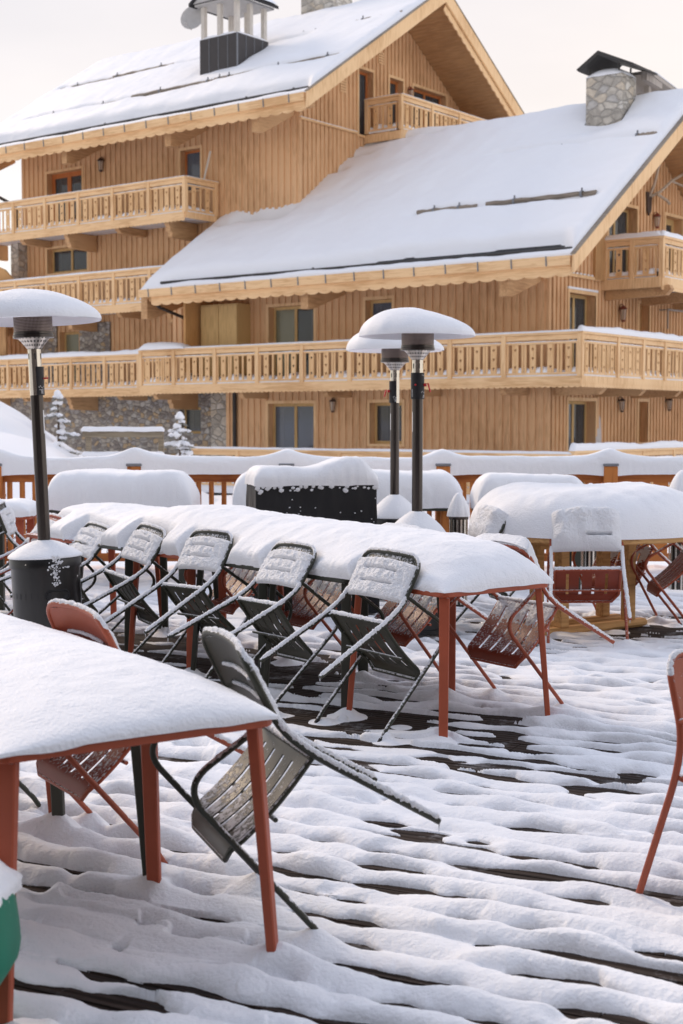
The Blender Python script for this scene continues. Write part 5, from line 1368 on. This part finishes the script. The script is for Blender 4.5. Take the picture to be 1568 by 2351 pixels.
# ------------------------------------------------------------------ tables
def rrect(L, W, r, n=5):
    pts = []
    for (sx, sy, a0) in ((1, 1, 0), (-1, 1, 90), (-1, -1, 180), (1, -1, 270)):
        for k in range(n + 1):
            a = R(a0 + 90 * k / n); pts.append((sx * (L / 2 - r) + r * math.cos(a), sy * (W / 2 - r) + r * math.sin(a)))
    return pts
def table(color, x, y, yaw, label, group, SX=.74, SY=.75, h=.72, splay=.04):
    t = thing('square_table', label, 'table', (x, y, 0), yaw, group)
    mb = MB(); mb.prism(rrect(SX, SY, .05), h - .026, h, 'xy'); mb.build('tabletop', color + '_table', t, bevel=.003)
    for sx in (-1, 1):
        for sy in (-1, 1):
            mb = MB(); tx, ty = sx * (SX / 2 - .05), sy * (SY / 2 - .05); bx_, by_ = sx * (SX / 2 - .05 + splay), sy * (SY / 2 - .05 + splay)
            er = Vector((sx, sy, 0)).normalized(); et = Vector((-er.y, er.x, 0)); vs = []
            for (cx_, cy_, zz, ht, hr) in ((tx, ty, h - .029, .0255, .017), (bx_, by_, 0, .0215, .0135)):
                for (p_, q_) in ((-1, -1), (1, -1), (1, 1), (-1, 1)): vs.append(Vector((cx_, cy_, zz)) + et * ht * p_ + er * hr * q_)
            mb.add(vs, [(0, 1, 2, 3), (7, 6, 5, 4), (0, 4, 5, 1), (1, 5, 6, 2), (2, 6, 7, 3), (3, 7, 4, 0)]); mb.build('leg', color + '_table', t, bevel=.004)
            M = Matrix.Rotation(yaw, 3, 'Z'); f = M @ Vector((bx_, by_, 0)); FEET.append((x + f.x, y + f.y, .05, .10))
    return t
YW = R(38)                     # across the row
s0 = Vector((.44, 6.62)); Ld = Vector((-math.sin(YW), math.cos(YW))); Wd = Vector((math.cos(YW), math.sin(YW)))
cols = ['orange', 'green', 'green', 'orange', 'green', 'orange']
names = ['orange square table at the near end of the long snowy row', 'green square table next to the orange end table in the row', 'green square table, third from the near end of the row',
         'orange square table in the middle of the row, between green ones', 'green square table, second from the far end of the row', 'orange square table at the far end of the row']
for i in range(6):
    c = s0 + Ld * (.76 * i + .378) + Wd * .43
    table(cols[i], c.x, c.y, YW, names[i], 'square tables of the long row')
nc = s0 + Ld * (.76 * 3) + Wd * .435
def row_h(X, Y):    # X along Ld (local), 0 centre ; near end at -L/2
    return 1 - .13 * sstep(.6, 2.4, X) + .06 * np.sin(X * 2.1 + 1) + .04 * np.sin(X * 4.3)
def row_offs(X, Y, Z):
    # left (outer) edge sags outward between the chairs: +Y local is the left side
    t = sstep(.22, .37, Y); z = Z - .72
    bulge = t * (.028 + .02 * perlin(X * 2.2, X * 0, 1.))
    Y = Y + bulge * np.clip(z * 14, 0, 1)
    return X, Y, Z
ro = loaf('snow_slab', 4.56, .745, .245, (.60, .35, .20, .38), (1.75, 2.2, 2.4, 1.8), None, .011, seed=1, z0=.721, over=.014, hfun=row_h, low=.02, mid=.009, grain=.0022, offs=row_offs)
ro.matrix_world = Matrix.Translation((nc.x, nc.y, 0)) @ Matrix.Rotation(YW + R(90), 4, 'Z')
bpy.context.view_layer.update(); carve(ro, [o for o in COL.objects if o.name.startswith('metal_armchair') and o.parent is None and o.location.y > 6 and o.location.x < .3 and o.get('category')], .712)
tag(ro, 'long unbroken slab of snow covering the whole row of tables', 'snow slab', 'snow slabs on tables')
# near tables
YN = R(34.5); Wn = Vector((math.cos(YN), math.sin(YN))); Ln = Vector((-math.sin(YN), math.cos(YN)))
ca = Vector((-.173, 3.845)) - Wn * .405 + Ln * .375
for i, (cc, lb) in enumerate((('orange', 'orange square table in the left foreground'), ('green', 'green square table joined behind the near orange one'), ('orange', 'orange square table beyond the left edge, third of the near row'))):
    c = ca + Ln * .76 * i; table(cc, c.x, c.y, YN, lb, 'square tables of the near row', .81)
c = ca + Ln * .76
no = loaf('snow_slab', 2.28, .81, .118, (.46, .3, .30, .66), (1.9, 2.2, 2.0, 1.7), None, .008, seed=4, z0=.721, over=.008, low=.02, mid=.006, grain=.0015)
no.matrix_world = Matrix.Translation((c.x, c.y, 0)) @ Matrix.Rotation(YN + R(90), 4, 'Z')
tag(no, 'smooth snow slab covering the near tables at left', 'snow slab', 'snow slabs on tables')
# round wooden table
def round_table():
    t = thing('round_table', 'round wooden table under a deep pillow of snow', 'table', (1.80, 10.34, 0), R(35))
    Rt = .84
    mb = MB(); mb.lathe([(0, .70), (Rt - .01, .70), (Rt, .71), (Rt, .735), (Rt - .01, .742), (0, .742)], 72); mb.build('tabletop', 'table_wood', t, smooth=True)
    loaf_round('snow', Rt + .005, .33, 2.2, t, z0=.742, rr=.42, seed=2, nr=90, na=420, low=.03, mid=.010)
    for (x, y) in ((-.34, -.1), (.34, -.1), (-.34, .16), (.34, .16)):
        mb = MB(); mb.box(x - .04, x + .04, y - .04, y + .04, .06, .70); mb.build('leg', 'table_wood', t, bevel=.005)
    for y in (-.1, .16):
        mb = MB(); mb.box(-.52, .52, y - .045, y + .045, .0, .06); mb.build('runner', 'table_wood', t, bevel=.02)
    mb = MB(); mb.box(-.5, .5, -.05, .11, .62, .70); mb.build('apron', 'table_wood', t)
round_table()
# tables by the railing
def rear_table(x, y, L, W, H, label, mat, yaw=0, seed=0, legm=None):
    t = thing('rectangular_table', label, 'table', (x, y, 0), yaw, 'snow-covered tables by the railing')
    mb = MB(); mb.prism(rrect(L, W, .04), .705, .735, 'xy'); mb.build('tabletop', mat, t)
    for sx in (-1, 1):
        for sy in (-1, 1):
            a, b = sx * (L / 2 - .1), sy * (W / 2 - .1); w = .10 if legm else .03
            mb = MB(); mb.box(a - w, a + w, b - .03, b + .03, 0, .704); mb.build('leg', legm or mat, t)
    loaf('snow', L + .01, W + .01, H, (.16, .2, .18, .18), (2.6, 2.2, 2.8, 2.8), t, .016, seed=seed, z0=.736, low=.03, mid=.008)
rear_table(-2.02, 13.15, 1.32, .75, .34, 'green table under a thick snow block at the railing, left', 'green_table', seed=3)
rear_table(-.35, 13.35, 1.3, .72, .33, 'orange table beside the railing, mostly hidden by the covered grill', 'orange_table', seed=5)
rear_table(.55, 13.4, 1.15, .72, .33, 'wooden table with broad legs at the railing behind the two heaters', 'green_table', seed=6, legm='rail_stain')
rear_table(1.72, 12.9, 1.0, .7, .32, 'table under snow at the railing, beyond the round table', 'green_table', seed=7)
rear_table(-2.95, 12.2, .62, .62, .13, 'small table with snow block behind the left heater pole', 'orange_table', seed=8)
rear_table(-3.12, 11.0, .95, .8, .21, 'table at the left edge, under snow, with a green chair against it', 'green_table', seed=9)
chair('gb', -2.62, 11.35, 3.25, .50, 0, 'green chair at the left edge, back against a snowy table')

# ------------------------------------------------------------------ patio heaters
def uv_cyl(o, zlo, zhi):
    me = o.data; uvl = me.uv_layers.new(name='UVMap')
    for poly in me.polygons:
        us = []
        for li in poly.loop_indices:
            v = me.vertices[me.loops[li].vertex_index].co; us.append(math.atan2(v.y, v.x) / (2 * math.pi))
        if max(us) - min(us) > .5: us = [u + 1 if u < 0 else u for u in us]
        for li, u in zip(poly.loop_indices, us):
            z = me.vertices[me.loops[li].vertex_index].co.z; uvl.data[li].uv = (u, (z - zlo) / (zhi - zlo))
def heater(x, y, rz, label, seed, lean=(0, 0), snow_h=.15, valve=0):
    t = thing('patio_heater', label, 'patio heater', (x, y, 0), rz, 'gas patio heaters')
    if lean != (0, 0): t.rotation_euler = (lean[0], lean[1], rz)
    rb = .205
    mb = MB(); mb.lathe([(0, .04), (rb + .01, .04), (rb + .01, .07), (rb, .075), (rb, .665), (0, .665)], 48); base = mb.build('tank_housing', 'black_metal', t, smooth=True)
    mb = MB(); mb.lathe([(rb + .006, .665), (rb + .010, .66), (rb + .010, .715), (rb, .728), (.05, .735)], 48); mb.build('lid', 'black_metal', base, smooth=True)
    mb = MB(); M = Matrix.Rotation(R(-60), 4, 'Z') @ Matrix.Translation((rb + .004, 0, .50)) @ Matrix.Rotation(R(90), 4, 'Y') @ Matrix.Rotation(R(90), 4, 'Z')
    ring = [(.05 * math.cos(a) * (1) + .045 * (1 if math.cos(a) > 0 else -1), .032 * math.sin(a), 0) for a in [2 * math.pi * k / 24 for k in range(24)]]
    ring = [((.032 * math.cos(a) + (.04 if math.cos(a) >= 0 else -.04)), .028 * math.sin(a), .0) for a in [2 * math.pi * (k + .5) / 24 for k in range(24)]]
    def bend(p): 
        a = R(-60) + p[0] / rb; return ((rb + .003) * math.cos(a), (rb + .003) * math.sin(a), .50 + p[1])
    mb.tube([bend(p) for p in ring], .006, 6, closed=True); mb.build('handle', 'black_plastic', base, smooth=True)
    mb = MB(); vs = [bend((p[0] * .9, p[1] * .85)) for p in ring]; mb.add(vs, [tuple(range(24))]); mb.build('handle_hole', 'dark_membrane', base)
    mb = MB()
    for k in range(26):
        a = R(-170) + k * R(11)
        if R(-78) < a < R(-42): continue
        q = rb + .0015; mb.add([(q * math.cos(a - .01), q * math.sin(a - .01), .48), (q * math.cos(a + .01), q * math.sin(a + .01), .48), (q * math.cos(a + .01), q * math.sin(a + .01), .515), (q * math.cos(a - .01), q * math.sin(a - .01), .515)], [(0, 1, 2, 3)])
    mb.build('vent_slots', 'dark_membrane', base)
    mb = MB()
    for a, z in ((R(-155), .60), (R(-155), .36), (R(-110), .69), (R(-55), .69), (R(-20), .60)): mb.add(*ball(((rb + .010) * math.cos(a), (rb + .010) * math.sin(a), z), .006))
    mb.build('screws', 'steel', base, smooth=True)
    # snow cone on the tank
    loaf_round('snow', rb + .006, snow_h, 1.35, t, z0=.725, rr=.21, seed=seed, nr=40, na=120, low=.012, mid=.008)
    rp = .038
    mb = MB(); mb.lathe([(rp, .70), (rp, 1.69)], 28); mb.build('pole', 'steel_dark', t, smooth=True)
    mb = MB(); mb.lathe([(rp + .001, 1.69), (rp + .001, 1.975)], 28); up = mb.build('burner_tube', 'steel', t, smooth=True)
    mb = MB()
    for a in (R(-75), R(-10), R(-140)):
        q = rp + .002; mb.add([(q * math.cos(a - .1), q * math.sin(a - .1), 1.905), (q * math.cos(a + .1), q * math.sin(a + .1), 1.905), (q * math.cos(a + .1), q * math.sin(a + .1), 1.94), (q * math.cos(a - .1), q * math.sin(a - .1), 1.94)], [(0, 1, 2, 3)])
    mb.build('air_slot', 'dark_membrane', up)
    # control panel wraps part of the tube
    a0, a1 = (R(-175), R(0)) if valve == 0 else ((R(-200), R(-75)) if valve == 1 else (R(-75), R(15)))
    q0, q1 = rp + .003, rp + .010; n = 14; vs = []; fs = []
    zt = 1.875 if valve != 2 else 1.86
    for i in range(n + 1):
        a = a0 + (a1 - a0) * i / n
        for (q, z) in ((q0, 1.69), (q1, 1.69), (q1, zt), (q0, zt)): vs.append((q * math.cos(a), q * math.sin(a), z))
    for i in range(n):
        for k in range(4): fs.append((i * 4 + k, i * 4 + (k + 1) % 4, (i + 1) * 4 + (k + 1) % 4, (i + 1) * 4 + k))
    fs += [(0, 1, 2, 3), (n * 4 + 3, n * 4 + 2, n * 4 + 1, n * 4)]
    mb = MB(); mb.add(vs, fs); cp = mb.build('control_panel', 'black_plastic', t, smooth=True)
    # red knob/lever and small printed marks
    ka = {0: R(-20), 1: R(-165), 2: R(-12)}[valve]
    c = Vector(((q1 + .012) * math.cos(ka), (q1 + .012) * math.sin(ka), 1.79)); dirv = Vector((math.cos(ka), math.sin(ka), 0))
    mb = MB()
    if valve == 2: mb.tube([c - dirv * .01, c + dirv * .018], .005, 8)
    else:
        mb.tube([c - dirv * .012, c + dirv * .006], .012, 10)
        side = Vector((-dirv.y, dirv.x, 0)); e = c + dirv * .012; f = e + Vector((0, 0, -.05)) + dirv * .018
        mb.add([e - side * .006 + Vector((0, 0, .012)), e + side * .006 + Vector((0, 0, .012)), f + side * .007, f - side * .007, e - side * .006 + dirv * .010 + Vector((0, 0, .012)), e + side * .006 + dirv * .010 + Vector((0, 0, .012)), f + side * .007 + dirv * .008, f - side * .007 + dirv * .008], [(0, 1, 2, 3), (7, 6, 5, 4), (0, 4, 5, 1), (1, 5, 6, 2), (2, 6, 7, 3), (3, 7, 4, 0)])
    mb.build('knob', 'red_plastic', cp, smooth=True)
    if valve == 0:
        kb = R(-110); mb = MB(); cc = Vector(((q1 + .004) * math.cos(kb), (q1 + .004) * math.sin(kb), 1.79)); mb.add(*ball(cc, .008)); mb.build('button', 'red_plastic', cp, smooth=True)
    mb = MB(); rnd = random.Random(seed)
    def mark(a, z, w, h):
        q = q1 + .0008; mb.add([(q * math.cos(a), q * math.sin(a), z), (q * math.cos(a + w / q), q * math.sin(a + w / q), z), (q * math.cos(a + w / q), q * math.sin(a + w / q), z + h), (q * math.cos(a), q * math.sin(a), z + h)], [(0, 1, 2, 3)])
    base_a = {0: R(-60), 1: R(-110), 2: R(-60)}[valve]
    for k in range(5): mark(base_a + k * .18, 1.735 + .006 * math.sin(k * 1.7), .004, .006); mark(base_a + .1 + k * .13, 1.855 if valve == 0 else 1.72, .0028, .005)
    for k in range(4): mark(base_a + .3, 1.715 - k * .005, .018, .002)
    if valve == 0:
        for k in range(7): mark(R(-150), 1.755 - k * .008, .012, .003)
    mb.build('printing', 'label_white', cp)
    # sticker low on the pole
    mb = MB(); sa = R(-170) if valve != 2 else R(-25); q = rp + .0012
    mb.add([(q * math.cos(sa), q * math.sin(sa), 1.46), (q * math.cos(sa + .35), q * math.sin(sa + .35), 1.46), (q * math.cos(sa + .35), q * math.sin(sa + .35), 1.60), (q * math.cos(sa), q * math.sin(sa), 1.60)], [(0, 1, 2, 3)]); mb.build('sticker', 'label_white', t)
    # cone, emitter, canopy
    mb = MB(); mb.lathe([(rp + .002, 1.965), (.045, 1.972), (.085, 2.02), (.098, 2.032)], 48); cn = mb.build('burner_cone', 'cone_metal', t, smooth=True); uv_cyl(cn, 1.965, 2.032)
    mb = MB(); mb.lathe([(.09, 2.030), (.121, 2.032), (.122, 2.048), (.117, 2.052), (.117, 2.066)], 48); mb.build('burner_ring', 'steel_dark', t, smooth=True)
    mb = MB(); mb.lathe([(.114, 2.060), (.115, 2.20)], 64); em = mb.build('emitter', 'emitter_mesh', t, smooth=True); uv_cyl(em, 2.06, 2.2)
    Rc = .40
    prof = [(Rc, 2.128), (Rc + .004, 2.134), (Rc - .004, 2.139), (.33, 2.165), (.22, 2.20), (.1, 2.225), (0, 2.232)]
    mb = MB(); mb.lathe(prof + [(0, 2.222), (.1, 2.214), (.22, 2.188), (.33, 2.152), (Rc - .004, 2.128), (Rc, 2.128)], 72); cpy = mb.build('canopy', 'canopy_metal', t, smooth=True)
    def ch(X, Y): return 1 + .22 * (-X * math.cos(rz) - 0) / Rc
    loaf_round('snow', Rc + .001, .185, 1.95, cpy, z0=2.137, rr=.40, seed=seed + 2, nr=60, na=200, low=.02, mid=.004, grain=.0015, hfun=ch)
    return t
def ball(c, r_):
    bm = bmesh.new(); bmesh.ops.create_icosphere(bm, subdivisions=1, radius=r_); vs = [tuple(v.co + Vector(c)) for v in bm.verts]; bm.verts.ensure_lookup_table()
    fs = [tuple(v.index for v in f.verts) for f in bm.faces]; bm.free(); return vs, fs
heater(.537, 10.0, R(0), 'front one of the two patio heaters at centre right, red lever on its right', 2, snow_h=.19, valve=0)
heater(.452, 12.0, R(0), 'rear one of the two patio heaters, partly hidden by the front one', 3, snow_h=.20, valve=1)
hl = heater(-1.765, 8.5, R(0), 'patio heater at the left edge with black snow-topped gas housing', 5, lean=(R(0), R(-2.2)), snow_h=.10, valve=2)
# ice on the left heater's housing
rndi = random.Random(4); mb = MB()
for i in range(46):
    a = R(-62 + rndi.gauss(0, 5)); z = .735 - abs(rndi.gauss(0, .05)); mb.add(*ball((.216 * math.cos(a), .216 * math.sin(a), z), rndi.uniform(.004, .010)))
for i in range(26):
    a = R(-72 + rndi.uniform(0, 34)); mb.add(*ball((.214 * math.cos(a), .214 * math.sin(a), .663 + rndi.uniform(-.003, .003)), .004))
for i in range(34):
    a = R(-62 + rndi.gauss(0, 3.5)); z = .66 - rndi.uniform(0, .11); mb.add(*ball((.208 * math.cos(a), .208 * math.sin(a), z), rndi.uniform(.004, .008)))
mb.build('ice', 'snow_grainy', hl, smooth=True)

# ------------------------------------------------------------------ covered grill
def grill():
    t = thing('covered_grill', 'grill under a black fabric cover with snow on top', 'grill', (-.24, 11.0, 0), R(11))
    L, W, Hh = .93, .55, 1.06
    nu, nv = 260, 60; per = 2 * (L + W)
    s = np.linspace(0, per, nu, endpoint=False); v = np.linspace(0, 1, nv)
    S, Vv = np.meshgrid(s, v, indexing='ij')
    Px = np.where(S < L, S - L / 2, np.where(S < L + W, L / 2, np.where(S < 2 * L + W, L / 2 - (S - L - W), -L / 2)))
    Py = np.where(S < L, -W / 2, np.where(S < L + W, -W / 2 + (S - L), np.where(S < 2 * L + W, W / 2, W / 2 - (S - 2 * L - W))))
    k = (1 - Vv); f = 1 + .05 * k
    Px = Px * f; Py = Py * f
    cn_ = np.sqrt((Px / L) ** 2 + (Py / W) ** 2)
    fold = .016 * k ** .7 * perlin(S * 7, Vv * 1.2, 1.) + .008 * perlin(S * 16, Vv * 3, 2.) + .010 * perlin(S * 3, Vv * 5, 4.)
    nx_ = np.where((S < L) | ((S >= L + W) & (S < 2 * L + W)), 0, np.sign(Px)); ny_ = np.where(nx_ == 0, np.sign(Py), 0)
    Px = Px + nx_ * fold; Py = Py + ny_ * fold
    Z = .06 + (Hh - .06) * Vv
    P = np.stack([Px, Py, Z], -1).transpose(1, 0, 2)
    grid_obj('cover', P, 'cover_black', t, close_v=True)
    mb = MB(); mb.box(-L / 2, L / 2, -W / 2, W / 2, Hh - .03, Hh - .001); mb.build('cover_top', 'cover_black', t)
    def hf(X, Y): return .85 + .35 * sstep(-.1, .28, X) * sstep(.46, .34, X) - .1 * np.exp(-((X + .0) / .15) ** 2)
    loaf('snow', L + .03, W + .03, .17, (.10, .16, .12, .12), 2.2, t, .01, seed=11, z0=Hh - .01, hfun=hf, over=.012, grain=.002)
    rnd = random.Random(5); mb = MB()
    for i in range(60):
        x = rnd.uniform(-L / 2, L / 2); z = Hh - .02 - abs(rnd.gauss(0, .02)) if i < 42 else rnd.uniform(.6, Hh - .1)
        r_ = rnd.uniform(.006, .018) if i < 42 else rnd.uniform(.002, .006); vs, fs = ball((0, 0, 0), r_); mb.add([(x + a * 1.3, -W / 2 - .010 + b * .5, z + c) for a, b, c in vs], fs)
    mb.build('snow', 'snow_grainy', t, smooth=True)
grill()
# slim posts with snow caps
def stand(x, y, r_, h, cone, label, seed):
    t = thing('slatted_bin', label, 'bin', (x, y, 0), 0, 'slim slatted bins')
    mb = MB(); mb.lathe([(0, 0), (r_, 0), (r_, .03), (0, .03)], 24); mb.lathe([(r_ - .01, h - .03), (r_ + .004, h - .03), (r_ + .004, h), (0, h)], 24); mb.lathe([(r_ - .02, .03), (r_ - .02, h - .03)], 24); mb.build('frame', 'steel_dark', t, smooth=True)
    mb = MB()
    for k in range(14):
        a = 2 * math.pi * k / 14; mb.box(r_ - .012, r_ - .002, -.008, .008, .03, h - .03, Matrix.Rotation(a, 4, 'Z'))
    mb.build('slats', 'steel' if seed % 2 else 'black_metal', t)
    loaf_round('snow', r_ + .004, cone, 1.7, t, z0=h, rr=r_, seed=seed, nr=20, na=60, low=.01, mid=.005)
stand(.965, 11.6, .078, .76, .19, 'slim metal slatted bin with a snow cap beside the heaters', 1)
stand(2.28, 12.9, .085, .80, .17, 'slim bin with pointed snow cap before the railing post', 3)
stand(3.05, 12.6, .12, .85, .25, 'bin with a tall snow cap at the right edge by the railing', 5)

# ------------------------------------------------------------------ green bundle, bottom left
def bundle():
    t = thing('fabric_bundle', 'green fabric bundle with snow on top at the bottom left', 'bundle', (-1.02, 3.28, .05))
    prof = [(-.02, -.05), (-.40, -.05), (-.46, .25), (-.36, .42), (-.05, .44), (.155, .42), (.225, .37), (.240, .26), (.245, .20), (.215, .155), (.10, .075), (.02, .01)]
    mb = MB(); n = len(prof); ys = [-.17, -.13, -.05, .05, .13, .17]; sc = [.80, .96, 1.0, 1.0, .96, .80]
    vs = []; fs = []
    for y, s in zip(ys, sc):
        for (x, z) in prof: vs.append((-.1 + (x + .1) * s, y, .22 + (z - .22) * s))
    for i in range(len(ys) - 1):
        for k in range(n): fs.append((i * n + k, i * n + (k + 1) % n, (i + 1) * n + (k + 1) % n, (i + 1) * n + k))
    fs += [tuple(range(n)), tuple(reversed(range((len(ys) - 1) * n, len(ys) * n)))]
    mb.add(vs, fs); mb.build('fabric', 'green_fabric', t, bevel=.012, smooth=True)
    loaf('snow', .66, .34, .10, (.12, .16, .1, .1), 2, t, .008, seed=2, z0=.0, over=.02, grain=.002, low=.01, offs=lambda x, y, z: (x - .11, y, z + .425 - .09 * sstep(.12, .33, x)))
    mb = MB(); mb.tube([(-.15, -.16, .44), (-.2, -.17, .2), (-.15, -.16, .02)], .006, 6); mb.build('strap', 'black_plastic', t)
bundle()

# ------------------------------------------------------------------ snow mounds at chair feet, then the deck snow itself
for o in [o for o in COL.objects if o.name.startswith('metal_armchair') and o.parent is None]:
    bpy.context.view_layer.update()
    for s in (-1, 1):
        p = o.matrix_world @ Vector((s * D_['hw'] * 1.04, 0, 0)); FEET.append((p.x, p.y, .06, .09))
FEET += [(.88, 3.95, .0, .1), (1.12, 7.05, .05, .16), (.45, 6.72, .05, .10), (2.0, 10.2, .05, .14), (1.45, 10.0, .05, .14), (.30, 7.0, .03, .12)]
deck_snow()
